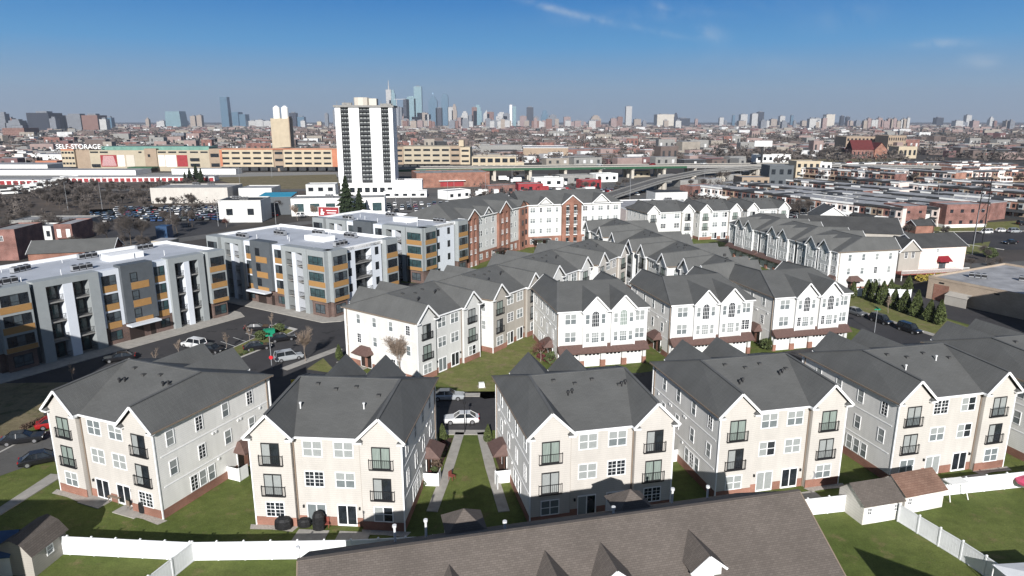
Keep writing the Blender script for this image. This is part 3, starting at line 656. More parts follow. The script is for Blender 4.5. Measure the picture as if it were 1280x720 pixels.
for (x,y,rz) in ((8.6,207.6,17),(-4.2,189.5,61)):
    b=MB(); b.box(-2.6,2.6,-2.6,0,2.9,3.2); b.tube((-2.4,-2.4,0),(-2.4,-2.4,2.9),.12,.12); b.tube((2.4,-2.4,0),(2.4,-2.4,2.9),.12,.12); b.build('entrance_canopy',['door_dark'],t,(x,y,0),rz)
    b=MB(); b.box(-.9,.9,-.12,0,0,2.4); b.build('entrance_door',['white_trim'],t,(x,y,0),rz)

# ------------------------------------------------------------------ foreground building with the brown roof
fa=13.4; t=thing('row_building','long building under a brown shingle roof with small white dormers, nearest the camera','building',(21.5,46.0,0),fa)
L=36; b=MB(); s=.6; rz_=11.2; df=13.0; db=8.2
b.poly([(-L,-df,rz_-s*df),(0,-df,rz_-s*df),(0,0,rz_),(-L,0,rz_)]); b.poly([(0,db,rz_-s*db),(-L,db,rz_-s*db),(-L,0,rz_),(0,0,rz_)])
b.build('roof',['shingle_brown'],t)
b=MB()
b.poly([(-.4,-df+.3,0),(-.4,db-.3,0),(-.4,db-.3,rz_-s*(db-.3)-.06),(-.4,0,rz_-.06),(-.4,-df+.3,rz_-s*(df-.3)-.06)]); b.poly([(-L+.4,-df+.3,0),(-L+.4,-df+.3,rz_-s*(df-.3)-.06),(-L+.4,0,rz_-.06),(-L+.4,db-.3,rz_-s*(db-.3)-.06),(-L+.4,db-.3,0)])
b.poly([(-L+.4,db-.3,0),(-.4,db-.3,0),(-.4,db-.3,6.3),(-L+.4,db-.3,6.3)][::-1]); b.poly([(-L+.4,-df+.3,0),(-.4,-df+.3,0),(-.4,-df+.3,3.5),(-L+.4,-df+.3,3.5)])
b.build('wall',['cream_siding'],t)
b=MB(); b.beam((0,-df,rz_-s*df-.1),(0,0,rz_-.1),.08,.2); b.beam((0,0,rz_-.1),(0,db,rz_-s*db-.1),.08,.2); b.beam((-L,-df,rz_-s*df-.1),(-L,0,rz_-.1),.08,.2); b.build('trim',['gutter_brown'],t)
b=MB(); b.beam((-L,0,rz_+.02),(0,0,rz_+.02),.3,.06); b.build('ridge_cap',['shingle_brown'],t)
for u in (-9.8,-16.3,-20.2,-26.6):
    d=t if False else MB(); zr=10.35; yf=-4.3; w=1.05; zf=rz_+s*yf
    ze=zr-1.1
    r=MB(); r.poly([(0,yf-.25,zr),(0,-1.3,zr),(-w-.25,(ze-rz_)/s,ze),(-w-.25,yf-.25,ze)]); r.poly([(0,yf-.25,zr),(w+.25,yf-.25,ze),(w+.25,(ze-rz_)/s,ze),(0,-1.3,zr)])
    dm=MB(); dm.poly([(-w,yf,zf-.2),(w,yf,zf-.2),(w,yf,ze),(0,yf,zr-.12),(-w,yf,ze)]); dm.poly([(-w,yf,zf-.2),(-w,yf,ze+.1),(-w,-3.0,ze+.1),(-w,-3.0,rz_-1.9)]); dm.poly([(w,yf,zf-.2),(w,-3.0,rz_-1.9),(w,-3.0,ze+.1),(w,yf,ze+.1)])
    dd=dm.build('dormer',['white_siding'],t,(u,0,0)); r.build('dormer_roof',['shingle_brown'],dd)
    k=MB(); k.beam((0,yf-.27,zr-.1),(-w-.27,yf-.27,ze-.1),.06,.16); k.beam((0,yf-.27,zr-.1),(w+.27,yf-.27,ze-.1),.06,.16); k.build('dormer_trim',['white_trim'],dd)
    inst('window',window_mesh(.8,.9,False,True),dd,(0,yf,zf+.1),0)
c_,s_=math.cos(R(fa)),math.sin(R(fa))
for (X,Y,zt) in ((-3.7,46.9,9.15),(9.5,49.4,9.35)):
    dx,dy=X-21.5,Y-46.0; u=dx*c_+dy*s_; v=-dx*s_+dy*c_
    b=MB(); b.box(-1.35,1.35,-1.35,1.6,0,zt-1.25); tw=b.build('stair_tower',['cream_siding'],t,(u,v,0))
    b=MB(); q=1.6; z0=zt-1.3
    for (p0,p1) in (((-q,-q),(q,-q)),((q,-q),(q,q)),((q,q),(-q,q)),((-q,q),(-q,-q))): b.poly([(p0[0],p0[1],z0),(p1[0],p1[1],z0),(0,0,zt)])
    b.poly([(-q,-q,z0),(-q,q,z0),(q,q,z0),(q,-q,z0)]); b.build('tower_roof',['shingle_brown'],tw)
for (px,py,y) in ((493,657,44.5),(532,650,45.5),(841,611,50.5),(885,608,51.5),(631,652,43.6),(767,634,46.0),(372,684,40.8)):
    z=ZT(py,y); X=XD(px,y,z); dx,dy=X-21.5,y-46.0; u=dx*c_+dy*s_; v=-dx*s_+dy*c_
    b=MB(); b.tube((0,0,z-2.2),(0,0,z),.09,.09,8); b.tube((0,0,z-.12),(0,0,z+.06),.16,.16,8); b.build('vent_pipe',['pipe_white'],t,(u,max(v,.3),0))

# ------------------------------------------------------------------ white vinyl fences
def fence(label,pts,h=1.85,group='white vinyl yard fences',step=2.45):
    t=thing('vinyl_fence',label,'fence',(pts[0][0],pts[0][1],0),0,group); ox,oy=pts[0]
    b=MB(); n=0
    for (p,q) in zip(pts,pts[1:]):
        p=(p[0]-ox,p[1]-oy); q=(q[0]-ox,q[1]-oy); L=math.dist(p,q); an=math.degrees(math.atan2(q[1]-p[1],q[0]-p[0]))
        s0=len(b.v); b.box(0,L,-.02,.02,.08,h-.08); b.box(0,L,-.045,.045,h-.1,h); b.box(0,L,-.045,.045,.05,.18)
        x=.15
        while x<L: b.box(x,x+.015,-.026,.026,.18,h-.1); x+=.3
        b.xf(p,an,s0)
        k=max(1,round(L/step))
        for i in range(k+1):
            if i==0 and n>0: continue
            X,Y=p[0]+(q[0]-p[0])*i/k,p[1]+(q[1]-p[1])*i/k
            g=MB(); g.box(-.065,.065,-.065,.065,0,h+.1); g.poly([(-.09,-.09,h+.1),(.09,-.09,h+.1),(0,0,h+.2)]); g.poly([(.09,-.09,h+.1),(.09,.09,h+.1),(0,0,h+.2)]); g.poly([(.09,.09,h+.1),(-.09,.09,h+.1),(0,0,h+.2)]); g.poly([(-.09,.09,h+.1),(-.09,-.09,h+.1),(0,0,h+.2)])
            g.build('fence_post',['vinyl_fence'],t,(X,Y,0),an); n+=1
    b.build('fence_panel',['vinyl_fence'],t)
fl=[G(58,692),G(240,701),G(440,698)]; fl.append((fl[-1][0]+12,fl[-1][1]+1.0))
fence('long white fence running right from the brown-roofed shed to the big brown roof',fl)
fence('short white fence running toward the camera at bottom left',[G(243,701),(G(243,701)[0]-2.2,G(243,701)[1]-7)])
fence('white fence between the big brown roof and the grey-roofed shed',[(24.6,59.6),G(1060,639)])
fence('white fence from the rust-roofed shed to the right edge of the photo',[G(1178,620),G(1280,609),(G(1280,609)[0]+12,G(1280,609)[1]+2.9)])
fence('white fence starting between the two sheds and running toward the camera',[G(1122,652),G(1200,700),(G(1200,700)[0]+.7*3.6,G(1200,700)[1]-8.5)])
fence('distant white fence behind the arborvitae beside the tan building',[(72.2,148.9),(88.4,146.6)])
def shed(label,fl,fr,dep,h,roof,wall,gambrel=False,group=None,doors=True,win=(.15,.85)):
    W=math.dist(fl,fr); an=math.degrees(math.atan2(fr[1]-fl[1],fr[0]-fl[0]))
    t=thing('garden_shed',label,'shed',(fl[0],fl[1],0),an,group); r=1.25
    b=MB(); b.box(0,W,0,dep,0,h)
    if gambrel:
        for x in (0,W): b.poly([(x,0,h),(x,dep,h),(x,dep*.8,h+.9),(x,dep*.5,h+1.35),(x,dep*.2,h+.9)])
        b.build('wall',[wall],t); b=MB(); e=.2; P=[(-e,h-.05),(dep*.19,h+.93),(dep*.5,h+1.42),(dep*.81,h+.93),(dep+e,h-.05)]
        for p,q in zip(P,P[1:]): b.poly([(-e,p[0],p[1]),(W+e,p[0],p[1]),(W+e,q[0],q[1]),(-e,q[0],q[1])])
    else:
        for x in (0,W): b.poly([(x,0,h),(x,dep,h),(x,dep*.6,h+r-.05)])
        b.build('wall',[wall],t); b=MB(); e=.2
        b.poly([(-e,-e,h-.1),(W+e,-e,h-.1),(W+e,dep*.6,h+r),(-e,dep*.6,h+r)]); b.poly([(W+e,dep+e,h-.1),(-e,dep+e,h-.1),(-e,dep*.6,h+r),(W+e,dep*.6,h+r)])
        b.ext([(-e,-e,h-.2),(W+e,-e,h-.2),(W+e,-e,h-.1),(-e,-e,h-.1)],(0,-.03,0))
    b.build('roof',[roof],t)
    if doors:
        b=MB(); b.box(W*.32,W*.5-.01,-.05,0,.08,h-.3); b.build('door',['vinyl_fence'],t); b=MB(); b.box(W*.5+.01,W*.68,-.05,0,.08,h-.3); b.build('door',['vinyl_fence'],t)
        for k in win: add_window(t,W*k,0,h*.5,0,.45,.6,False,'d')
    return t
shed('white shed with a grey shingle roof, left of the pair by the fence',(33.9,58.8),(38.2,59.9),3.4,2.2,'shingle_brown','shed_siding')
shed('white shed with a rust-brown roof, right of the pair by the fence',(38.9,60.6),(43.6,62.0),3.2,2.2,'shingle_rust','shed_siding',win=(.12,))
sh=shed('tan barn-style shed with a brown gambrel roof in the bottom left corner',(-40.9,51.0),(-40.6,54.8),3.4,2.1,'shingle_brown','tan_siding',gambrel=True,doors=False)
sh.rotation_euler=(0,0,R(83)); add_window(sh,1.9,0,1.1,0,.6,.7,False,'b')
shed('shed with pale blue doors in shadow, cut by the bottom left corner',(-45.5,50.8),(-43.0,51.2),3.0,2.1,'blue_tarp','white_paint',doors=False)
# ================================================================== ground, roads, lawns
def sheet(name,pts,z,mt,kind='structure',thick=0):
    b=MB()
    if thick: b.prism(pts,z-thick,z,0)
    else: b.poly([(p[0],p[1],z) for p in pts])
    o=b.build(name,[mt]); o['kind']=kind; return o
def strip(name,pts,w,z,mt,thick=0):
    b=MB(); 
    Ls=[];Rs=[]
    for i,p in enumerate(pts):
        a=Vector(pts[max(0,i-1)]); c=Vector(pts[min(len(pts)-1,i+1)]); d=(c-a).normalized(); n=Vector((-d.y,d.x))
        Ls.append(Vector(p)+n*w/2); Rs.append(Vector(p)-n*w/2)
    for i in range(len(pts)-1):
        q=[Ls[i],Rs[i],Rs[i+1],Ls[i+1]]
        if thick: b.prism([tuple(v) for v in q][::1],z-thick,z)
        else: b.poly([(v.x,v.y,z) for v in q])
    o=b.build(name,[mt]); o['kind']='structure'; return o
sheet('ground',[(-30000,-3000),(30000,-3000),(30000,30000),(-30000,30000)],0,'dirt')
sheet('lawn',[(-100,20),(130,20),(130,130),(96,150),(60,240),(-10,235),(-30,150),(-60,100),(-100,90)],.02,'grass')
sheet('courtyard_lawn',[G(540,474),G(606,499),G(668,492),(7,120),(18,136),(24,160),(18,160),(-6,112)],.035,'grass_worn')
sheet('parking_lot',[(-100,84),(-60,84),(-36,70),(-28,80),(-13,78.3),(-3.5,79.4),(16,83.5),(62,93),(80,97),(72,120),(20,100),(4.5,99.5),(3.6,92.6),(-9.5,92.4),(-15,94),(-29,101.5),(-24,110),(-16,135),(-20,160),(-45,165),(-75,160),(-100,130)],.035,'asphalt')
sheet('grass_verge',[G(383,462),G(425,468),(-15.5,93.5),(-27.5,100.5),G(404,448)],.05,'grass_worn')
sheet('dry_verge',[(-90,82),G(-30,570),G(0,553),G(52,530),G(60,495),(-66,96),(-95,95)],.05,'grass_dry')
strip('street',[(-86,30),(-66,62),(-56.8,75),(-46,90)],8.4,.045,'asphalt_old')
strip('pavement',[(-80,33),(-60.4,60),G(0,640),G(72,594)],1.7,.12,'concrete',.12)
strip('kerb',[(-92,66),G(0,566),G(48,541)],.35,.12,'kerb',.12)
# lane on the right
def along(t,off): return (71.6+.342*t+.94*off, 131-.94*t+.342*off)
strip('lane',[along(-95,-4.2),along(-40,-4.2),along(0,-4.2),along(60,-4.2)],9.4,.05,'asphalt')
strip('pavement',[along(-26,1.2),along(55,1.2)],1.3,.13,'concrete',.12)
sheet('grass_verge',[along(-22,1.9),along(46,1.9),along(46,14.4),along(-22,11)],.06,'grass_worn')
sheet('service_yard',[along(-14,13),along(46,14.5),along(46,70),along(-14,60)],.045,'asphalt')
# walks of the long narrow lawn and other paths
def path(name,pxs,w,mt='concrete'): return strip(name,[G(*p) for p in pxs],w,.09,mt,.08)
path('footpath',[(575,541),(561,585),(540,640)],1.15); path('footpath',[(602,541),(613,585),(630,640)],1.15); path('footpath',[(553,541),(612,541)],1.3)
path('footpath',[(600,494),(545,494)],1.3); path('footpath',[(355,462),(424,436)],1.6); path('footpath',[(300,572),(285,592)],1.4)
path('footpath',[(424,452),(455,462)],1.2)
sheet('planting_bed',[G(556,548),G(566,548),G(545,600),G(532,600)],.06,'mulch'); sheet('planting_bed',[G(612,552),G(618,548),G(640,600),G(630,604)],.06,'mulch')
def poly_px(name,pxs,z,mt,thick=0): return sheet(name,[G(*p) for p in pxs],z,mt,thick=thick)
# patios behind the front row
for (x,y,a) in ((-42.2,64.6,-22),(-37.6,62.8,-22),(-18.9,58.0,-4.7),(-14.9,57.7,-4.7),(7.6,59.3,13),(11.1,60.1,13),(26.9,64.0,13),(30.4,64.8,13),(46.8,67.6,13.5),(50.9,68.5,13.5)):
    o=MB().box(-1.5,1.5,-2.6,-.1,0,.1).build('patio_slab',['concrete'],None,(x,y,0),a); o['kind']='structure'
for (x,y,a) in ((-30.2,100.1,0),):
    pass
for (px,py) in ((497,603),(553,580)):
    pass
for (o,a,W_) in (((-47.6,65.7),-22,14.6),((-24.7,59.4),-4.7,14.6),((1.6,59.1),13,14.6),((20.8,63.8),13,14.6),((40.6,67.2),13.5,15.2)):
    c,s=math.cos(R(a)),math.sin(R(a))
    for (u0,u1) in ((-.6,4.2),(W_-4.2,W_+.6)):
        P=[(u0,-.55),(u0+.3,-1.35),((u0+u1)/2,-1.25),(u1-.3,-1.45),(u1,-.55)]; P=[(o[0]+u*c-v*s,o[1]+u*s+v*c) for u,v in P]; sheet('gravel_bed',P,.055,'gravel')
# pavements along the modern blocks
def local(o,ang,pts): 
    c,s=math.cos(R(ang)),math.sin(R(ang)); return [(o[0]+x*c-y*s,o[1]+x*s+y*c) for x,y in pts]
sheet('pavement',local((-78.3,99.7),58,[(-8,-4.2),(40,-4.2),(41.5,-1),(41.5,1),(-8,1)]),.15,'concrete',thick=.12)
sheet('pavement',local((-67.2,150.3),-32,[(-1,-3.6),(38,-3.6),(40.5,-1),(40.5,20),(36,20),(36,1),(-1,1)]),.15,'concrete',thick=.12)
# parking island and bays
isl=[G(262,452),G(285,438),G(322,421),G(345,405),G(372,412),G(350,424),G(330,436),G(300,448),G(268,462)]
sheet('traffic_island',isl,.14,'kerb',thick=.12); cx=sum(p[0] for p in isl)/len(isl); cy=sum(p[1] for p in isl)/len(isl)
sheet('island_grass',[(cx+(p[0]-cx)*.9,cy+(p[1]-cy)*.9) for p in isl],.16,'grass_worn')
b=MB()
for i in range(9):
    p=Vector(G(214+i*15.5,448-i*5.2)+(0,)); d=Vector((.80,-.60,0)); p.z=.055
    n=Vector((-d.y,d.x,0))*.06; q=p+d*4.8; b.poly([p-n,q-n,q+n,p+n])
o=b.build('parking_lines',['paint_line']); o['kind']='structure'
b=MB()
for i in range(5):
    p=Vector(G(400+i*9,418+i*4)+(.055,)); d=Vector((.80,-.60,0)); n=Vector((-d.y,d.x,0))*.06; q=p+d*4.8; b.poly([p-n,q-n,q+n,p+n])
# streets farther away
strip('road',[(130,165),(112,205),(120,232),(150,246),(200,250),(300,250)],9,.03,'asphalt_old')
sheet('parking_lot',[(150,205),(240,205),(240,244),(150,240),(138,225)],.035,'asphalt'); strip('kerb',[(150,205),(138,225),(150,240),(235,244)],.5,.13,'kerb',.1)
strip('road',[(118,160),(128,180),(175,190),(260,190)],9,.036,'asphalt_old')
poly_px('grass_patch',[(1206,306),(1238,302),(1232,316),(1206,318)],.05,'grass_worn'); poly_px('grass_patch',[(1160,282),(1272,276),(1275,287),(1165,292)],.05,'grass_worn')
poly_px('car_park',[(120,298),(112,262),(330,254),(345,268),(232,300)],.03,'asphalt')
poly_px('scrub_field',[(-100,275),(-60,232),(300,226),(420,232),(400,250),(120,266)],.03,'scrub')
poly_px('dry_field',[(260,222),(420,218),(425,232),(330,240)],.04,'grass_dry')
poly_px('car_park',[(400,268),(640,262),(700,230),(500,226),(420,240)],.03,'asphalt_old')
poly_px('car_park',[(770,268),(980,262),(960,222),(640,217),(640,225),(800,250)],.025,'asphalt_old')
poly_px('service_yard',[(-60,217),(430,215),(430,221),(-60,224)],.03,'concrete_grey')
strip('road',[(-500,400),(-140,392),(60,395),(200,420)],11,.045,'asphalt_old')
strip('road',[(-180,190),(-110,222),(-80,262),(-40,285),(40,260)],9,.05,'asphalt_old')
poly_px('dry_field',[(975,206),(1130,204),(1124,198),(990,199)],.03,'grass_dry')
for k in range(6): strip('road',[(140+36*k-4,252+13*k),(140+36*k-62,252+13*k+118)],7,.03,'asphalt_old')

# ================================================================== trees
def tree_meshes(seed,h,spread,levels=5,twig=.018,nb=4,pale='',trunk_r=None,lean=.0,l0=.36):
    q=random.Random(seed); T=MB(); C=MB()
    def grow(p,d,L,r,lv):
        steps=2 if lv<levels-1 else 1; cur=p; dd=d
        for k in range(steps):
            dd=(dd+Vector((q.uniform(-1,1),q.uniform(-1,1),q.uniform(-.3,.7)))*.13).normalized(); nx=cur+dd*L/steps
            r2=r*(.84 if steps==2 else .6); (T if lv<=1 else C).tube(cur,nx,r,r2,6 if lv<=1 else 3,0,False); cur=nx; r=r2
            if lv<levels and (k>0 or lv>0):
                n=nb if k==steps-1 else nb-1
                for i in range(n):
                    a=q.uniform(0,2*math.pi); tilt=q.uniform(.35,.95)*spread
                    up=Vector((0,0,1)) if abs(dd.z)<.9 else Vector((1,0,0)); s=dd.cross(up).normalized(); c=s.cross(dd)
                    nd=(dd*math.cos(tilt)+(s*math.cos(a)+c*math.sin(a))*math.sin(tilt)+Vector((0,0,.12))).normalized()
                    grow(cur,nd,L*q.uniform(.52,.78),max(r*.62,twig),lv+1)
    tr=trunk_r or h*.018
    grow(Vector((0,0,-.2)),Vector((lean,0,1)),h*l0,tr,0)
    return T.mesh('trunk',['bark'+('_pale' if pale else '')]),C.mesh('crown',[pale or 'twig'])
PROT={}
def tree_proto(key,*a,**k):
    PROT[key]=tree_meshes(*a,**k)
tree_proto('b0',1,9,1.0,5,.012,4); tree_proto('b1',2,9,.85,5,.012,4); tree_proto('b2',3,9,1.15,5,.012,4)
tree_proto('p0',4,11.5,.55,5,.011,4,pale='twig_pale',l0=.25,trunk_r=.11); tree_proto('p1',5,11.5,.5,5,.011,4,pale='twig_pale',l0=.24,trunk_r=.11); tree_proto('r0',6,5,1.0,4,.02,4,pale='twig_red')
tree_proto('s0',7,3.5,.5,4,.012,3,pale='twig_pale')
tree_proto('f0',8,9,.8,4,.035,5); tree_proto('f1',9,9,.7,4,.035,5); tree_proto('f2',10,9,.95,4,.035,5)
def bare_tree(kind,x,y,h,label,group=None,cat='tree'):
    base={'b':9,'p':8,'r':5,'s':3.5,'f':9}[kind[0]]; T,C=PROT[kind]
    t=thing('bare_tree',label,cat,(x,y,0),rnd.uniform(0,360),group); k=h/base*.86; t.scale=(k,k,k)
    inst('trunk',T,t); inst('crown',C,t); return t
def leafy(seed,h,r,shape='cone',n=900,mt='leaf_arbor',leaf=.16):
    q=random.Random(seed); b=MB(); 
    for i in range(n):
        z=q.random()**.8; a=q.uniform(0,2*math.pi)
        if shape=='cone': rr=r*(math.sin(min(1,z*2.2+.25)*math.pi/2))*(1-z**1.7)*(.75+.35*q.random())*(1+.15*math.sin(a*3+seed))
        elif shape=='ball': rr=r*math.sqrt(max(0,1-(2*z-1)**2))*(.6+.45*q.random())*(1+.2*math.sin(a*3+z*7+seed))
        else:
            lay=int(z*9); fz=z*9-lay; rr=r*(1-z)*(.35+.75*(1-fz))*(.4+.6*q.random())+.1
        p=Vector((rr*math.cos(a),rr*math.sin(a),z*h+.1)); s=leaf*q.uniform(.6,1.5)
        n1=Vector((q.uniform(-1,1),q.uniform(-1,1),q.uniform(-.5,1))).normalized(); n2=n1.cross(Vector((q.uniform(-1,1),q.uniform(-1,1),q.uniform(-1,1)))).normalized(); n3=n1.cross(n2)
        b.poly([p-n2*s,p+n3*s,p+n2*s,p-n3*s])
    return b.mesh('crown',[mt])
LE={'arb':(leafy(1,4.2,1.0,'cone',1500,'leaf_arbor',.14),4.2),'arb2':(leafy(2,4.2,1.15,'cone',1500,'leaf_arbor',.14),4.2),'pine':(leafy(3,13,4.6,'pine',5200,'leaf_pine',.26),13),
    'shrub':(leafy(4,1.1,.8,'ball',420,'leaf_shrub',.11),1.1),'red':(leafy(5,1.0,.7,'ball',360,'shrub_red',.1),1.0),'brown':(leafy(6,1.0,.8,'ball',360,'shrub_brown',.1),1.0),'yellow':(leafy(7,1.5,1.1,'ball',420,'shrub_yellow',.13),1.5),
    'big':(leafy(8,5.5,3.4,'ball',2600,'leaf_shrub',.25),5.5)}
STEM=MB().tube((0,0,-.1),(0,0,1),.07,.04,6).mesh('trunk',['bark'])
def evergreen(kind,x,y,h,label,group=None,name='evergreen_tree',cat='tree'):
    me,b=LE[kind]; k=h/b; t=thing(name,label,cat,(x,y,0),rnd.uniform(0,360),group); inst('crown',me,t).scale=(k,)*3
    s=inst('trunk',STEM,t); s.scale=(1,1,h*.8); return t
def shrub(kind,x,y,h,label,group=None): return evergreen(kind,x,y,h,label,group,'shrub','shrub')
# arborvitae row by the lane
av=[(1083,392,'first arborvitae from the left, by the long white wall'),(1095,396,'second arborvitae from the left in the row'),(1103,398,'third arborvitae from the left, a slim one'),(1117,405,'fourth arborvitae from the left in the row'),(1131,412,'fifth arborvitae from the left in front of the white fence'),(1144,416,'sixth arborvitae from the left in the row'),(1163,421,'seventh arborvitae, left of the tan building\'s shadow'),(1175,427,'eighth arborvitae, next to the pale multi-stem shrub')]
AP=[(1083,374),(1092,378),(1102,381),(1117,386),(1130,391),(1144,396),(1161,402),(1173,406)]
for i,(px,py,lb) in enumerate(av):
    x,y=G(*AP[i]); evergreen('arb' if i%2 else 'arb2',x,y,4.3+.5*((i*7)%3)-.3*(i==2),lb,'arborvitae row beside the lane')
for i,(x,y,h,lb) in enumerate(((75.5,146.6,3.6,'arborvitae at the corner of the long white house, dark green'),(80.5,148.4,3.2,'arborvitae standing against the middle of the long white wall'),(85.5,149.6,3.5,'arborvitae near the right end of the long white wall'),(90.0,150.6,4.2,'arborvitae between the white house and the pink house'))):
    evergreen('arb2',x,y,h,lb,'arborvitae against the long white wall')
x,y=along(34,13.2); bare_tree('p1',x,y,4.6,'pale leafless multi-stem shrub right of the arborvitae row',cat='shrub')
x,y=along(40,15); evergreen('arb',x,y,3.2,'small conical evergreen in the shade right of the pale shrub'); x,y=along(45,16.5); evergreen('arb',x,y,2.6,'smallest conical evergreen peeking over a dark roof ridge')
x,y=G(1110,392); bare_tree('s0',x,y,4.5,'thin leafless sapling on the grass strip by the lane')
x,y=G(505,470); bare_tree('p0',x,y-1.6,8.2,'pale leafless tree in front of the white house with brown canopy')
x,y=G(382,452); bare_tree('p1',x,y,6.6,'pale leafless tree beside the silver car')
x,y=G(668,452); bare_tree('r0',x+1.0,y,5.0,'reddish leafless shrub tree at the garage house\'s left corner')
for i,(px,py,h,lb) in enumerate(((224,446,3.6,'thin sapling near the white parked car'),(283,438,4.0,'thin sapling at the middle of the parking island'),(312,428,3.8,'thin sapling left of the green utility box'),(340,412,4.0,'thin sapling behind the green utility box'),(92,478,3.6,'leafless sapling in shadow behind the far left house'),(196,456,3.4,'thin sapling right of the shadow edge by the lot'))):
    x,y=G(px,py); bare_tree('s0',x,y,h,lb,'saplings around the parking lot')
for i,(px,py,h,k,lb) in enumerate(((326,425,1.5,'shrub','dark green clipped shrub left of the green utility box'),(349,415,1.4,'shrub','dark green clipped shrub right of the green utility box'),(424,450,2.6,'arb','small conical evergreen at the corner of the white house'),(553,553,2.4,'arb','conical evergreen at the left of the narrow lawn'),(610,553,2.3,'arb','conical evergreen at the right of the narrow lawn'),
     (829,442,2.6,'arb','conical evergreen between two garage houses'),(962,438,2.4,'arb','left conical evergreen beside the right garage house'),(958,436,1.6,'shrub','round bush beside the right garage house'),(692,455,1.8,'shrub','evergreen bush left of the first garage door'),(1237,322,2.8,'big','dark evergreen bush by the street bend at right'))):
    x,y=G(px,py); shrub(k,x,y,h,lb) if k in('shrub','big') else evergreen(k,x,y,h,lb)
q=random.Random(5)
for i in range(9):
    x,y=G(546+q.uniform(-4,4)-i*2.6,560+i*6); shrub(['red','brown','shrub'][i%3],x+.6,y,q.uniform(.5,.9),'low shrub in the bed along the left footpath','low shrubs along the left footpath')
for i in range(8):
    x,y=G(623+i*2.6,556+i*6); shrub(['brown','red','shrub'][i%3],x,y,q.uniform(.5,.9),'low shrub in the bed along the right footpath','low shrubs along the right footpath')
for i in range(8):
    x,y=G(4+i*6.6,548-i*2.9); shrub('brown',x+.9,y+2.6,.6,'low clipped shrub in the row along the street kerb','low shrubs along the street kerb')
for i in range(7):
    x,y=G(268+i*8,461-i*3.2); shrub('shrub',x-.5,y+.8,.6,'low clump of planting at the edge of the parking island','low planting on the parking island')
for i in range(6):
    x,y=G(675+i*3,448+i*1.5); shrub('red',x,y,.8,'reddish low shrub at the side of the first garage house','reddish shrubs by the first garage house')
for i in range(4): shrub('yellow',*G(1150+i*12,352-i),1.6,'yellowish bush below the wooden deck','yellowish bushes below the deck')
x,y=G(434,275); evergreen('pine',x,y,17,'tall dark pine standing before the white tower')
x,y=G(450,274); evergreen('pine',x,y,12,'smaller dark pine leaning beside the tall one')
for i,(px,py,h) in enumerate(((238,228,9),(246,227,11),(252,228,9),(232,229,7))):
    x,y=G(px,py); evergreen('pine',x,y,h,'dark conifer in the clump below the red storage units','conifers below the red storage units')
def pxtrees(pxa,pxb,pya,pyb,n,ha,hb,label,group,kinds=('f0','f1','f2')):
    for i in range(n):
        x,y=G(rnd.uniform(pxa,pxb),rnd.uniform(pya,pyb)); bare_tree(rnd.choice(kinds),x,y,rnd.uniform(ha,hb),label,group)
for i,(px,py,h,k,lb) in enumerate(((137,306,11,'b0','large spreading leafless tree left of the pair by the flat roof'),(164,308,13,'b2','largest spreading leafless tree above the white flat roof'),(178,306,11,'b1','leafless tree right of the largest one'),(222,292,9,'b0','dark leafless tree by the car lot exit'),(20,318,8,'b1','bare tree beside the brick end house at left'),(5,300,9,'b2','bare tree at the left edge behind the brick house'),(95,312,6,'b0','brushy bare tree above the grey gabled roof'),(392,276,7,'p0','pale bare tree before the teal-windowed building'),(372,276,7.5,'p1','taller pale bare tree before the teal-windowed building'),(283,284,5,'r0','reddish bare tree by the small white building'),(350,268,9,'b1','bare tree right of the teal roof'),(328,268,8,'b2','dark bare tree beside the teal roof'),(700,300,5,'r0','reddish bare tree in front of the brick balconies'),(712,298,5,'r0','second reddish bare tree below the brick balconies'),(505,385,4,'r0','reddish shrub tree at the end of the brick wing'),(1000,276,12,'b0','bare tree standing left of the brick terraces'),(1010,272,10,'b1','bare tree against the end of the first terrace'),(1030,268,6,'r0','dark red bare tree before the first terrace'))):
    x,y=G(px,py); bare_tree(k,x,y,h,lb)
pxtrees(60,250,234,264,95,4,8,'bare tree in the brown scrub below the storage units','bare trees in the scrub field')
pxtrees(-10,110,234,300,40,5,9,'bare tree in the scrub at the left edge','bare trees at the left edge')
pxtrees(90,260,262,290,10,5,9,'bare tree around the distant car lot','bare trees around the distant car lot')
pxtrees(860,1060,186,206,75,8,13,'bare tree in the belt beyond the curved ramp','bare trees beyond the curved ramp')
pxtrees(860,960,212,240,12,6,10,'bare tree under the end of the curved ramp','bare trees under the curved ramp')
pxtrees(960,1280,212,262,34,5,8,'small bare tree between the brick terraces','bare trees between the brick terraces')
pxtrees(600,860,186,204,26,8,12,'bare tree beyond the elevated road','bare trees beyond the elevated road')
pxtrees(1180,1280,318,345,8,3,5,'brushy bare tree by the street right of the pink house','brushy trees by the right street',('b0','b1'))
pxtrees(640,800,222,246,16,4,8,'bare tree by the lots under the elevated road','bare trees under the elevated road')
pxtrees(1130,1210,262,300,9,4,7,'bare tree by the streets behind the pink house','bare trees behind the pink house')
pxtrees(560,640,228,262,5,4,6,'bare tree beside the brick store','bare trees beside the brick store')
pxtrees(130,200,300,318,6,4,6,'low brushy tree behind the flat white roof','brushy trees behind the flat white roof',('b0','b1'))
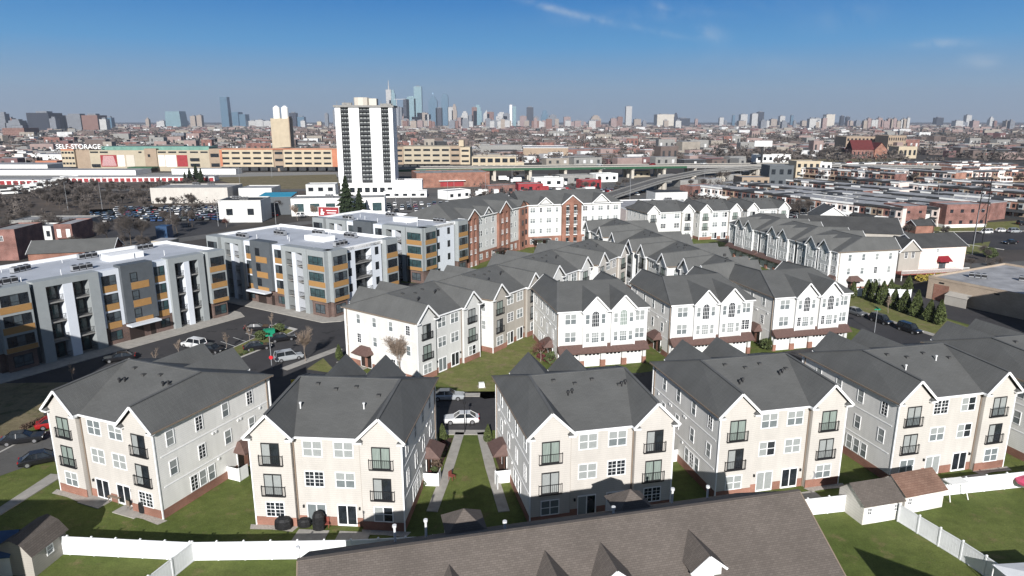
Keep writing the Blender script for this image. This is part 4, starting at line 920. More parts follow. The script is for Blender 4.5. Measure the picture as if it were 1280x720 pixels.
# ================================================================== cars
def car_mesh_parts(color,suv=False):
    def mk():
        L=2.3; H1=.82 if not suv else .95; H2=1.42 if not suv else 1.72; w=.9
        b=MB()
        st=[(-L,.45,.62,.70),(-L+.12,.25,.78,.84),(-L+.9,.22,.84,.9),(-.7,.2,H1+.05,w),(1.1,.2,H1+.08,w),(L-.5,.22,H1+.06,.88),(L-.08,.28,H1,.82),(L,.42,.72,.74)]
        sec=[]
        for (x,z0,z1,hw) in st:
            sec.append([(x,-hw*.92,z0),(x,-hw,z0+.18),(x,-hw,z1-.14),(x,-hw*.86,z1),(x,hw*.86,z1),(x,hw,z1-.14),(x,hw,z0+.18),(x,hw*.92,z0)])
        for p,q in zip(sec,sec[1:]):
            for i in range(8):
                j=(i+1)%8; b.poly([p[i],q[i],q[j],p[j]])
        b.poly(sec[0]); b.poly(sec[-1][::-1])
        if suv: T=[(-.55,.62),(1.95,.62),(-1.15,.80),(2.15,.80)]
        else: T=[(-.25,.58),(1.15,.58),(-1.05,.78),(1.95,.78)]
        x0,y0=T[0];x1,y1=T[1];X0,Y0=T[2];X1,Y1=T[3]; zb=H1
        b.box(x0,x1,-y0,y0,H2-.05,H2)
        for s in (-1,1):
            for (xa,xb) in ((x0,X0),(x1,X1)): b.beam((xa,s*y0,H2-.03),(xb,s*Y0,zb),.07,.07)
            xm=(x0+x1)/2; b.beam((xm,s*y0*1.0,H2-.03),(xm,s*Y0,zb),.08,.05)
        body=b.mesh('body',['paint_'+color]); g=MB(); e=.985
        t=[(x0*e,-y0*e,H2-.045),(x1*e,-y0*e,H2-.045),(x1*e,y0*e,H2-.045),(x0*e,y0*e,H2-.045)]; u=[(X0,-Y0*e,zb-.02),(X1,-Y0*e,zb-.02),(X1,Y0*e,zb-.02),(X0,Y0*e,zb-.02)]
        for i in range(4): j=(i+1)%4; g.poly([u[i],u[j],t[j],t[i]])
        glass=g.mesh('windows',['glass_dark'])
        wm=MB(); wm.tube((0,-.1,0),(0,.1,0),.33,.33,14,0); wheel=wm.mesh('tyre',['tyre']); rm=MB(); rm.tube((0,-.115,0),(0,.115,0),.2,.2,10,0); rim=rm.mesh('rim',['rim'])
        hl=MB().box(-L+.0,-L+.16,-.14,.14,.55,.7).mesh('headlight',['lamp_clear']); tl=MB().box(L-.12,L+.01,-.16,.16,.62,.78).mesh('taillight',['lamp_red'])
        return body,glass,wheel,rim,hl,tl
    return cached(('car',color,suv),mk)
def car(x,y,rz,color,label,suv=False,group=None):
    body,glass,wheel,rim,hl,tl=car_mesh_parts(color,suv); t=thing('parked_car',label,'car',(x,y,.04),rz,group)
    inst('body',body,t); inst('windows',glass,t)
    for wx in (-1.42,1.4):
        for s in (-1,1):
            w=inst('wheel',wheel,t,(wx,s*.82,.33)); inst('rim',rim,w)
    for s in (-1,1): inst('headlight',hl,t,(0,s*.6,0)); inst('taillight',tl,t,(0,s*.62,.06))
    return t
def cpx(px,py,rz,color,label,suv=False,group=None): x,y=G(px,py); return car(x,y,rz,color,label,suv,group)
cpx(577,528,3,'white','white sedan parked on the lane behind the narrow lawn'); cpx(560,499,183,'silver','silver-white car half in shadow behind the white sedan')
cpx(243,434,-22,'white','white car with a sunroof in the parking lot',True); cpx(322,437,205,'black','black car nearest the green street sign'); cpx(353,426,208,'black','black car on the far side of the parking island')
cpx(361,450,212,'silver','silver car on the lane beside the pale bare tree',True); cpx(322,413,190,'black','black car behind the green utility box'); cpx(266,440,160,'black','dark car beside the white car with sunroof')
cpx(29,553,200,'black','black sedan parked on the street at the left edge'); cpx(54,578,210,'black','second black car, partly behind the far left house'); cpx(72,533,205,'red','red car mostly hidden by the far left house')
c1=along(3.6,-1.3); car(c1[0],c1[1],110,'black','black car at the far end of the kerb by the arborvitae',True); c1=along(9.9,-1.3); car(c1[0],c1[1],110,'black','black car at the near end of the kerb by the arborvitae',True)
c1=along(-2.6,-1.2); car(c1[0],c1[1],110,'grey','dark car behind the green street sign at right')
cpx(383,497,-60,'blue','dark blue car in shadow below the yellow sign'); cpx(150,451,25,'black','dark car hidden in shadow at the edge of the lot')
for i,(px,py,cl,lb) in enumerate(((1232,292,'white','white car left of three at the street bend'),(1252,290,'white','white van-like car in the middle at the street bend'),(1268,291,'silver','silver car at the right edge by the street bend'),(1262,305,'black','black car in the shaded parking area at right'),(1278,281,'black','black car parked on the grass edge at far right'),(415,268,'white','white car under the red billboard'),(378,271,'white','white pickup-like car in front of the teal building'),(1165,277,'grey','grey car below the brick end wall'))):
    cpx(px,py,rnd.choice([10,190]),cl,lb,i%2==0)
# low detail cars for the distant lots
def small_car(color):
    def mk():
        b=MB(); b.box(-2.2,2.2,-.88,.88,.3,.85,0); b.ext([(-1.2,-.8,.85),(-.6,-.8,1.4),(1.2,-.8,1.4),(1.8,-.8,.85)],(0,1.6,0),1); b.box(-.65,1.25,-.78,.78,1.39,1.44,0)
        for x in (-1.4,1.4):
            for s in (-1,1): b.tube((x,s*.9-.1,.33),(x,s*.9+.1,.33),.33,.33,8,2)
        return b.mesh('parked_car',['paint_'+color,'glass_dark','tyre'])
    return cached(('sc',color),mk)
def lot(x0,y0,ang,nx,ny,dx,dy,what,group,fill=.85,cols=('white','black','silver','grey','blue','white','black','red','dark green')):
    c,s=math.cos(R(ang)),math.sin(R(ang))
    for i in range(nx):
        for j in range(ny):
            if rnd.random()>fill: continue
            u,v=i*dx+rnd.uniform(-.2,.2),j*dy+rnd.uniform(-.3,.3); cl=rnd.choice(cols)
            o=inst('parked_car',small_car(cl),None,(x0+u*c-v*s,y0+u*s+v*c,.05),ang+90+rnd.uniform(-3,3)+rnd.choice([0,180])); tag(o,'%s car among the packed rows %s'%(cl,what),'car',group)
lot(-172,262,8,19,7,2.9,6.6,'of the distant left car lot','cars in the distant left lot')
lot(-112,262,55,9,3,2.9,9,'left of the small white building','cars left of the small white building',.7)
lot(-62,292,10,17,4,3.0,8,'below the white tower','cars below the white tower',.75)
lot(-20,352,14,14,3,3,9,'beside the brick store','cars beside the brick store',.6)
lot(30,350,20,16,3,3.2,11,'in front of the elevated road','cars in front of the elevated road',.5,('white','red','white','silver','red','black'))
lot(2,372,12,22,3,3.1,9,'behind the brick complex and before the elevated road','cars before the elevated road',.6)
lot(82,262,15,14,9,3.2,9,'in the scrapyard under the ramp','cars in the scrapyard',.62,('white','red','silver','grey','black'))
for i in range(9): 
    x,y=G(15+i*9,243-i*2.2); o=inst('parked_bus',MB().box(-5,5,-1.25,1.25,.5,3,0).box(-4.9,4.9,-1.27,1.27,1.6,2.5,1).box(-4.5,4.5,-1,1,.1,.5,1).mesh('bus',['white_paint','glass_dark']) if i==0 else bus.data,None,(x,y,0),40); bus=o
    tag(o,'white bus parked in the row in the scrub field','bus','white buses in the scrub field')

# ================================================================== street furniture
def street_sign(x,y,h,label,stop=False,rz=0):
    t=thing('street_sign',label,'sign',(x,y,0),rz); MB().tube((0,0,0),(0,0,h),.06,.05,8).build('pole',['grey_metal'],t)
    MB().box(-.55,.55,-.03,.03,h-.24,h,0).build('sign_panel',['sign_green'],t); MB().box(-.03,.03,-.5,.5,h+.02,h+.25,0).build('sign_panel',['sign_green'],t)
    if stop:
        pts=[(.32*math.cos(R(22.5+45*i)),-.08,1.9+.32*math.sin(R(22.5+45*i))) for i in range(8)]; MB().ext(pts,(0,.03,0)).build('stop_plate',['sign_red'],t)
        pass
    return t
x,y=G(340,461); street_sign(x,y,5.6,'tall green street-name sign with a red stop sign below, by the silver car',True)
x,y=G(1093,416); street_sign(x,y,4.6,'green street-name sign near the arborvitae and dark cars')
def lamp(x,y,h,label,group=None,arm=True):
    t=thing('street_lamp',label,'lamp',(x,y,0),rnd.uniform(-30,30),group); MB().tube((0,0,0),(0,0,h),.09,.05,8).build('pole',['grey_metal'],t)
    b=MB(); b.tube((0,0,h),(1.3,0,h+.25),.04,.04,6); b.box(1.1,1.8,-.14,.14,h+.18,h+.32); b.build('lamp_head',['grey_metal'],t); return t
x,y=G(581,541); t=thing('street_lamp','dark lamp post beside the white sedan','lamp',(x,y,0)); MB().tube((0,0,0),(0,0,3.9),.06,.05,8).build('pole',['dark_metal'],t); MB().tube((0,0,3.9),(0,0,4.3),.2,.14,8).build('lamp_head',['dark_metal'],t)
for i,(px,py,h) in enumerate(((216,292,9),(273,283,9),(345,280,8),(340,222,14),(300,232,12),(128,262,12),(85,262,12),(495,262,12),(514,262,12),(560,258,12),(568,258,12),(607,246,12),(640,238,13),(640,236,10),(787,258,14),(700,300,0),(752,238,12),(880,232,12),(925,228,12),(1012,270,11),(1055,268,11),(1170,262,13),(1215,318,13))):
    if h==0: continue
    x,y=G(px,py); lamp(x,y,h,'tall grey lamp pole rising among the distant streets','grey lamp poles along the distant streets')
def pylon(x,y,h,label):
    t=thing('utility_pylon',label,'pylon',(x,y,0),20); 
    for s in (-1,1):
        b=MB(); b.tube((s*2.1,0,0),(s*1.7,0,h),.2,.12,8); b.build('pole',['dark_metal'],t)
    b=MB()
    for z in (h*.92,h*.97): b.box(-3.2,3.2,-.1,.1,z-.1,z+.1)
    for k in range(4): b.beam((-2,0,h*.2*(k+.5)),(2,0,h*.2*(k+1.5)),.08,.08)
    b.build('crossarm',['dark_metal'],t)
x,y=G(1222,305); pylon(x,y,20,'tall dark two-legged utility pylon right of the pink house')
t=thing('construction_sign','yellow sign panel in the shade left of the second cream house','sign',(*G(374,492),0),10)
MB().box(-1,1,-.05,.05,1.0,2.2).build('sign_panel',['sign_yellow'],t); b=MB()
for s in (-.9,.9): b.box(s-.05,s+.05,.06,.14,0,2.2)
b.build('post',['dark_metal'],t)
t=thing('utility_box','green utility box between two clipped shrubs on the parking island','utility box',(*G(337,421),0),30); MB().box(-.9,.9,-.6,.6,0,1.35).build('cabinet',['sign_green'],t); MB().box(-.95,.95,-.65,.65,1.35,1.45).build('lid',['sign_green'],t)
t=thing('utility_box','small white utility box on the courtyard lawn','utility box',(*G(602,484),0),10); MB().box(-.4,.4,-.35,.35,0,.7).build('cabinet',['white_paint'],t); MB().box(-.55,.55,-.5,.5,0,.1).build('base',['concrete'],t)
# billboard
def text(parent,name,body,x,y,z,size,mt,rz=0,ext=.02):
    cu=bpy.data.curves.new(name,'FONT'); cu.body=body; cu.size=size; cu.extrude=ext; cu.align_x='CENTER'; cu.align_y='CENTER'
    cu.materials.append(M[mt]); tmp=bpy.data.objects.new('tmp',cu); COL.objects.link(tmp); bpy.context.view_layer.update(); me=bpy.data.meshes.new_from_object(tmp.evaluated_get(bpy.context.evaluated_depsgraph_get())); bpy.data.objects.remove(tmp); o=bpy.data.objects.new(name,me); COL.objects.link(o); o.rotation_euler=(R(90),0,R(rz)); o.location=(x,y,z)
    if parent is not None: o.parent=parent
    return o
x,y=G(412,283); y-=0; t=thing('billboard','red billboard with white figure and lettering behind the modern blocks','billboard',(x,y,0),-10)
zt=ZT(259,y); MB().box(-4,4,-.1,.1,zt-3.3,zt).build('board',['red_metal'],t); b=MB()
b.box(-4.15,4.15,-.14,-.02,zt-3.42,zt-3.3); b.box(-4.15,4.15,-.14,-.02,zt,zt+.12); b.box(-4.15,-4,-.14,-.02,zt-3.3,zt); b.box(4,4.15,-.14,-.02,zt-3.3,zt); b.build('frame',['white_paint'],t)
MB().box(-.3,.3,.12,.6,0,zt-.5).build('post',['grey_metal'],t)
b=MB(); b.tube((-2.6,-.12,zt-1.0),(-2.6,-.2,zt-1.0),.38,.38,10); b.poly([(-3.3,-.14,zt-2.8),(-2.0,-.14,zt-2.9),(-1.9,-.14,zt-2.4),(-2.9,-.14,zt-1.4)]); b.poly([(-2.9,-.15,zt-1.3),(-1.6,-.15,zt-1.9),(-1.7,-.15,zt-2.2),(-3.0,-.15,zt-1.7)]); b.build('emblem',['sign_white'],t)
b=MB()
for (xa,xb,z) in ((-.9,3.2,-1.2),(-.6,2.9,-2.1)): b.box(xa,xb,-.14,-.11,zt+z-.14,zt+z+.14)
b.build('lettering',['sign_white'],t)

# ================================================================== patio things of the front row
def cover(x,y,w,h,label,rz=0):
    q=random.Random(int(w*100)); b=MB(); n=10
    rings=[(0,.5),(.35*h,.52),(.72*h,.5),(.92*h,.36),(h,.12)]
    for (z0,r0),(z1,r1) in zip(rings,rings[1:]):
        for i in range(n):
            P=lambda k,z,r:(w*r*math.cos(2*math.pi*k/n)*(1+.06*math.sin(k*2.3)),w*.72*r*math.sin(2*math.pi*k/n),z)
            b.poly([P(i,z0,r0),P(i+1,z0,r0),P(i+1,z1,r1),P(i,z1,r1)])
    b.poly([(w*.12*math.cos(2*math.pi*i/n),w*.72*.12*math.sin(2*math.pi*i/n),h) for i in range(n)])
    o=b.build('covered_grill',['black_cover'],None,(x,y,.1),rz); return tag(o,label,'grill')
cover(*G(183,640),1.3,1.4,'black covered grill at the corner of the far left house'); cover(*G(355,660),1.7,1.1,'wide black covered grill left of the first patio door'); cover(*G(399,662),1.2,1.9,'tall black covered grill between two patio doors'); cover(*G(381,658),1.3,.8,'low black covered grill between the two taller ones')
cover(*G(1194,584),1.0,1.1,'black covered grill on the patio behind the sheds')
def chair(x,y,rz,label,mt='dark_metal'):
    t=thing('patio_chair',label,'chair',(x,y,.1),rz); MB().box(-.28,.28,-.28,.28,.4,.46).build('seat',[mt],t); MB().box(-.28,.28,.24,.29,.46,.95).build('backrest',[mt],t)
    for a in (-.25,.25):
        for c in (-.25,.25): MB().box(a-.02,a+.02,c-.02,c+.02,0,.4).build('leg',[mt],t)
def table(x,y,rz,w,label,mt):
    t=thing('patio_table',label,'table',(x,y,.1),rz); MB().box(-w/2,w/2,-.4,.4,.62,.68).build('tabletop',[mt],t)
    for a in (-w/2+.08,w/2-.08):
        for c in (-.32,.32): MB().box(a-.03,a+.03,c-.03,c+.03,0,.62).build('leg',[mt],t)
table(*G(146,628),-22,1.5,'dark patio table on the slab of the far left house','gutter_brown'); chair(*G(164,636),150,'brown wooden patio chair beside the corner grill','gutter_brown'); chair(*G(1216,576),20,'brown patio chair near the black grill behind the sheds','gutter_brown')
chair(*G(408,660),10,'reddish patio chair right of the tall black grill','wood_red'); chair(*G(565,600),60,'reddish chair beside the privacy screen near the left footpath','wood_red')
for (px,py,lb,mt) in ((270,583,'dark red planter beside the entrance of the far left house','wood_red'),(262,590,'second dark red planter by the same entrance','wood_red')):
    x,y=G(px,py); t=thing('planter',lb,'planter',(x,y,.1)); MB().tube((0,0,0),(0,0,.5),.22,.3,12).build('pot',[mt],t); inst('plant',LE['red'][0],t,(0,0,.4)).scale=(.5,.5,.5)
x,y=G(1012,608); t=thing('satellite_dish','grey satellite dish and its post at the corner of a cream house','satellite dish',(x,y,0),-20)
MB().tube((0,0,0),(0,0,1.2),.05,.05,8).build('post',['grey_metal'],t); b=MB(); pr=[(0,.0),(.25,.04),(.5,.16)]
for (r0,d0),(r1,d1) in zip(pr,pr[1:]):
    for i in range(14):
        A=lambda k,r,d:(r*math.cos(k*math.pi/7),-d,1.45+r*math.sin(k*math.pi/7)); b.poly([A(i,r0,d0),A(i+1,r0,d0),A(i+1,r1,d1),A(i,r1,d1)])
b.build('dish',['grey_metal'],t); MB().tube((0,0,1.3),(0,-.5,1.45),.02,.02,6).build('arm',['grey_metal'],t)
x,y=G(1192,622); t=thing('swing_frame','white metal swing frame beside the rust-roofed shed','swing frame',(x,y,0),12)
for s in (-1.1,1.1):
    b=MB(); b.tube((s,-.7,0),(s*.85,0,1.9),.05,.05,6); b.tube((s,.7,0),(s*.85,0,1.9),.05,.05,6); b.build('leg',['white_paint'],t)
MB().box(-1.1,1.1,-.6,.6,1.85,1.95).build('canopy',['white_paint'],t)
x,y=G(1276,612); t=thing('covered_gazebo','pink covered outdoor item cut by the right edge of the photo','umbrella',(x+.3,y-.5,0)); b=MB()
for i in range(10):
    A=lambda k,r,z:(r*math.cos(k*math.pi/5),r*math.sin(k*math.pi/5),z); b.poly([A(i,1.2,1.3),A(i+1,1.2,1.3),(0,0,1.9)]); b.poly([A(i,1.2,1.3),A(i+1,1.2,1.3),A(i+1,1.15,1.0),A(i,1.15,1.0)])
b.build('cover',['pink_cloth'],t); MB().tube((0,0,0),(0,0,1.8),.04,.04,6).build('pole',['white_paint'],t)
t=thing('party_tent','white tent canopy peak cut by the bottom right corner','tent',(43.2,47.0,0),5); b=MB(); w=3.0
for (p0,p1) in (((-w,-w),(w,-w)),((w,-w),(w,w)),((w,w),(-w,w)),((-w,w),(-w,-w))): b.poly([(p0[0],p0[1],2.2),(p1[0],p1[1],2.2),(0,0,2.9)])
b.build('canopy',['vinyl_fence'],t)
for a in (-w+.1,w-.1):
    for c in (-w+.1,w-.1): MB().tube((a,c,0),(a,c,2.25),.05,.05,6).build('leg',['white_paint'],t)
# dark storage bin by the left shed
t=thing('storage_bin','dark blue storage bin against the tan shed\'s wall','bin',(*G(48,706),0),60); MB().box(-.7,.7,-.4,.4,0,.8).build('box',['blue_tarp'],t); MB().box(-.75,.75,-.45,.45,.8,.88).build('lid',['dark_metal'],t)
# ================================================================== other buildings near and middle distance
def flatwin(b,x0,x1,y,z0,z1,nx,nz,mi,fw=.55,fh=.5,d=.05):
    """windows of one facade on plane y (facing -y)"""
    for i in range(nx):
        for k in range(nz):
            cx=x0+(x1-x0)*(i+.5)/nx; w=(x1-x0)/nx*fw/2; cz=z0+(z1-z0)*(k+.55)/nz; h=(z1-z0)/nz*fh/2; b.box(cx-w,cx+w,y-d,y,cz-h,cz+h,mi)
def block(label,cat,o,ang,L,D,H,wall,roof,nx=0,nz=0,nxs=0,name='building',group=None,parapet=True,win='glass_dark',units=0,fw=.5,fh=.45,base=None):
    t=thing(name,label,cat,(o[0],o[1],0),ang,group); MB().box(0,L,0,D,0,H).build('wall',[wall],t)
    b=MB(); b.box(.15,L-.15,.15,D-.15,H,H+.06); b.build('roof',[roof],t)
    if parapet:
        b=MB(); b.box(0,L,-.02,.2,H,H+.4); b.box(0,L,D-.2,D,H,H+.4); b.box(0,.2,.2,D-.2,H,H+.4); b.box(L-.2,L,.2,D-.2,H,H+.4); b.build('parapet',[wall if parapet is True else parapet],t)
    if base: MB().box(-.05,L+.05,-.05,D+.05,0,H*.22).build('base',[base],t)
    n=0
    for i in range(nx):
        for k in range(nz):
            if n>=90: break
            cx=L*(i+.5)/nx; w=L/nx*fw; h=H/nz*fh; cz=H*(k+.5)/nz
            inst('window',cached(('bw',round(w,2),round(h,2),win),lambda w=w,h=h:MB().box(-w/2,w/2,-.06,.02,-h/2,h/2).mesh('window',[win])),t,(cx,0,cz)); n+=1
    for i in range(nxs):
        for k in range(nz):
            if n>=95: break
            cy=D*(i+.5)/nxs; w=D/nxs*fw; h=H/nz*fh; cz=H*(k+.5)/nz; me=cached(('bw',round(w,2),round(h,2),win),lambda w=w,h=h:MB().box(-w/2,w/2,-.06,.02,-h/2,h/2).mesh('window',[win]))
            for s,rz in ((0,-90),(L,90)): inst('window',me,t,(s,cy,cz),rz); n+=1
    for i in range(units): inst('rooftop_unit',hvac_mesh(),t,(rnd.uniform(1,max(1.1,L-5)),rnd.uniform(1,max(1.1,D-2)),H+.06),0)
    return t
def gabled(label,o,ang,L,D,H,rise,wall,roof,windows=(),name='house',group=None,cat='house'):
    """ridge along local x"""
    t=thing(name,label,cat,(o[0],o[1],0),ang,group); b=MB(); b.box(0,L,0,D,0,H)
    for x in (0,L): b.poly([(x,0,H),(x,D,H),(x,D/2,H+rise-.06)])
    b.build('wall',[wall],t); e=.4; k=rise*e/(D/2); b=MB()
    b.poly([(-e,-e,H-k),(L+e,-e,H-k),(L+e,D/2,H+rise),(-e,D/2,H+rise)]); b.poly([(L+e,D+e,H-k),(-e,D+e,H-k),(-e,D/2,H+rise),(L+e,D/2,H+rise)]); b.build('roof',[roof],t)
    b=MB()
    for x in (-e,L+e): b.beam((x,-e,H-k-.08),(x,D/2,H+rise-.08),.08,.2); b.beam((x,D+e,H-k-.08),(x,D/2,H+rise-.08),.08,.2)
    b.build('trim',['white_trim'],t)
    for (x,y,z,rz,w,h) in windows: add_window(t,x,y,z,rz,w,h,w>1.2)
    return t
# pink house by the deck
t=gabled('pale pink gabled house with a dark red awning above a wooden deck',(102.2,168.6),12,14,10,7.4,2.6,'pink_siding','shingle_dark',[(5.5,0,6.0,0,.7,.8)])
gx=gabled('grey-sided gabled house with two dark windows, attached left of the pink house',(96.2,166.5),12,6,11,6.6,0.1,'tan_siding','shingle_dark')
b=MB(); b.poly([(0,-.02,6.6),(6,-.02,6.6),(3,-.02,9.4)]); b.build('gable',['tan_siding'],gx); b=MB(); gable_front(b,3,7,6.5,-.4,6,3.2); b.build('gable_roof',['shingle_dark'],gx); b=MB(); b.beam((3,-.4,9.6),(-.5,-.4,6.4),.1,.25); b.beam((3,-.4,9.6),(6.5,-.4,6.4),.1,.25); b.build('gable_trim',['white_trim'],gx)
for xx in (1.9,3.9): add_window(gx,xx,0,5.0,0,.8,1.4,False,'d')
b=MB(); b.poly([(5.6,-1.5,3.6),(9.2,-1.5,3.6),(8.9,0,4.9),(5.9,0,4.9)]); b.poly([(5.6,-1.5,3.6),(5.9,0,4.9),(5.6,0,3.6)]); b.poly([(9.2,-1.5,3.6),(9.2,0,3.6),(8.9,0,4.9)]); b.build('awning',['awning_red'],t); MB().box(6.4,8.4,-.08,0,1.6,3.7).build('patio_door',['glass_mid'],t)
b=MB(); b.box(-8,11.5,-4.2,-.1,1.45,1.7,0)
for i in range(9): x=-7.8+i*2.35; b.box(x-.08,x+.08,-4.1,-3.95,0,1.45,1)
b.build('deck',['wood_red','white_paint'],t); b=MB(); b.box(-8,11.5,-4.2,-4.12,2.5,2.6)
for i in range(66): x=-8+i*.3; b.box(x-.04,x+.04,-4.2,-4.14,1.7,2.5)
b.build('railing',['white_paint'],t)
# tan flat building at right with shaded grey roof
t=thing('flat_building','low tan block building with a long grey flat roof, partly in shadow','building',(91.7,146.4,0),-62)
L=27; b=MB(); b.box(0,L,0,30,0,4.6); b.build('wall',['block_tan'],t); MB().box(.2,L-.2,.2,29.8,4.6,4.66).build('roof',['roof_light'],t)
b=MB(); b.box(-.05,L+.05,-.08,.25,4.6,5.1); b.box(-.05,.25,.25,30,4.6,5.1); b.box(L-.25,L,.25,30,4.6,5.1); b.box(0,L,29.8,30.1,4.6,5.1); b.build('parapet',['block_tan'],t)
b=MB(); b.box(1.4,4.6,-.07,0,0,3.6,0); b.build('loading_bay',['brick_orange'],t); b=MB(); b.poly([(4.8,-1.8,2.0),(9.5,-1.8,2.0),(9.5,0,2.7),(4.8,0,2.7)]); b.box(4.9,9.4,-1.7,-1.6,0,2.0); b.build('lean_to_roof',['tan_siding'],t)
for x in (3,14): MB().box(x-.5,x+.5,-.12,-.08,3.9,4.2).build('vent_grille',['dark_metal'],t)
for i in range(3): inst('rooftop_unit',hvac_mesh(),t,(4+i*7,8+i*6,4.66),30)
block('low building in shadow right of the lane, dark flat roof','building',along(30,22),-70,20,14,4,'concrete_grey','roof_black',units=1)
gabled('long dark-roofed building with many roof vents behind the inner lane houses',(85,199),-14,27,15,7.0,3.6,'tan_siding','shingle_dark',name='apartment_building')
gabled('dark-roofed house with a white gable peeking over the back rows',(112,226),80,12,10,7.0,3.4,'white_siding','shingle_grey')
# far pink/white commercial flat roof behind the back row
block('low pale pink commercial building with white flat roof behind the brick complex','building',(44,262),12,34,30,5.0,'pink_siding','roof_light',3,1,parapet='white_paint',units=3)
block('small white building with three windows on the flat commercial roof','building',(62,296),12,15,10,8.2,'white_siding','roof_black',3,1,fw=.3,fh=.2,parapet=False)
# small white office, teal roof shed, teal window building
block('small white two-window building with rooftop equipment at a street corner','building',(-113.0,262.5),4,16,14,8.2,'white_siding','roof_black',2,1,fw=.3,fh=.3,units=2)
block('tall dark-sided shed with a bright teal-blue roof','building',(-106,284),10,14,20,7.5,'panel_dark','teal_roof',parapet=False)
block('long white building with teal windows behind two bare trees','building',(-91,281),8,38,14,6.8,'lifted_grey_siding','roof_mid',6,1,win='glass_teal',units=2,fw=.6,fh=.5)
block('long cream warehouse beyond the distant car lot','building',(-172,326),3,36,22,7,'cream_siding','roof_mid',units=2); block('white low warehouse right of the cream one','building',(-134,336),3,16,16,6,'white_siding','roof_light')
block('small white house at the foot of the white tower','building',(-100,333),6,14,10,8,'white_siding','roof_light',3,2)
# brick houses at left
def px_block(label,cat,px0,px1,py,D,H,wall,roof,**k):
    a=G(px0,py); y=a[1]; x1=XD(px1,y); ang=k.pop('ang',0); return block(label,cat,a,ang,x1-a[0],D,H,wall,roof,**k)
t=px_block('red brick end house with white cornice and one window at the left edge','house',-8,22,326,14,8.4,'brick_row','roof_mid',ang=6); add_window(t,3.0,0,5.6,0,.9,1.3,False)
t=px_block('small brick house with two white arched doors, left distance','house',70,91,303,14,5.5,'brick_row','roof_light',ang=6); 
for xx in (1.4,4.2): MB().box(xx-.6,xx+.6,-.08,0,1.6,4.3).build('door',['white_paint'],t)
px_block('white garage building between the two brick houses','garage',40,66,300,8,4.2,'white_siding','roof_mid',nx=3,nz=1)
gabled('grey gabled roof house with skylights just above the white flat roof',G(38,338),14,20,9,4.6,2.6,'brick_orange','shingle_grey')
px_block('long low grey-roofed building crossing behind the left brick houses','building',14,104,291,12,4.0,'concrete_grey','roof_mid',ang=3)
px_block('blue container-like box beside the big bare trees','container',196,210,300,4,4.5,'sign_blue','sign_blue',parapet=False)
px_block('small beige hut behind the white flat roof','building',190,213,312,6,2.6,'beige_wall','roof_light',parapet=False)

# ------------------------------------------------------------------ the white tower
def tower():
    t=thing('apartment_tower','white high-rise with three dark balcony columns and a rooftop machine room','tower',(-93.2,372,0),3); W=29.6; D=17; H=ZT(134,372); n=17; s=(H-6.5)/n
    MB().box(0,W,1.2,D,5.8,H).build('core',['panel_dark'],t)
    cols=[(2.6,6.8),(12.2,17.9),(23.8,27.8)]; xs=[0]+[v for c in cols for v in c]+[W]
    b=MB()
    for i in range(0,len(xs),2): b.box(xs[i],xs[i+1],-.3,1.2,5.8,H)
    b.box(W,W+.3,-.3,D,5.8,H); b.box(-.3,0,-.3,D,5.8,H); b.build('white_wall',['parapet_white'],t)
    for (a,c) in cols:
        for k in range(n):
            z=6.5+k*s; b=MB(); b.box(a,c,-.25,1.2,z-.05,z+.1,1); b.box(a,c,-.25,-.2,z+.1,z+1.0,1); 
            m=(c-a)/3
            for j in range(3): b.box(a+m*j+.3,a+m*(j+1)-.35,1.12,1.19,z+.9,z+2.1,0)
            b.build('balcony',['blind','roof_black'],t)
    MB().box(-1,W+1,-1,D+1,H,H+1.0).build('roof_slab',['concrete_grey'],t)
    b=MB(); b.prism([(12.5+4.2*math.cos(i*math.pi/5),9+4.2*math.sin(i*math.pi/5)) for i in range(10)],H+1,H+5.2); b.box(17,21,5,12,H+1,H+4.6); b.build('machine_room',['stone_pale'],t)
    b=MB(); b.box(3,8,3,6,H+1,H+2.4); b.box(23,29,4,9,H+1,H+2.0)
    for x in (1,5,9,24,27,30): b.tube((x,0,H+1),(x,0,H+3.2),.12,.08,5)
    b.build('roof_equipment',['concrete_grey'],t)
    MB().box(1,W+1.5,-4,D,0,5.8).build('podium',['white_paint'],t); 
    for i in range(7): MB().box(2+i*4.0,4.6+i*4.0,-4.08,-4.0,1,3.6).build('window',['glass_dark'],t)
tower()
block('blank white box building right of the white tower','building',(-61.5,362),4,14,10,7.6,'parapet_white','roof_light',units=1)
block('low dark canopy building at the foot of the tower','building',(-66,352),4,22,8,2.8,'white_paint','roof_light',5,1)
# ------------------------------------------------------------------ orange brick store
t=block('low orange brick store with red shopfront band','shop',(-56,404),15,44,24,8.2,'brick_orange','roof_mid',units=3); MB().box(14,28,-.2,0,.6,3.6).build('shopfront',['red_metal'],t); MB().box(13,29,-1.6,0,3.8,4.1).build('shop_canopy',['white_paint'],t)
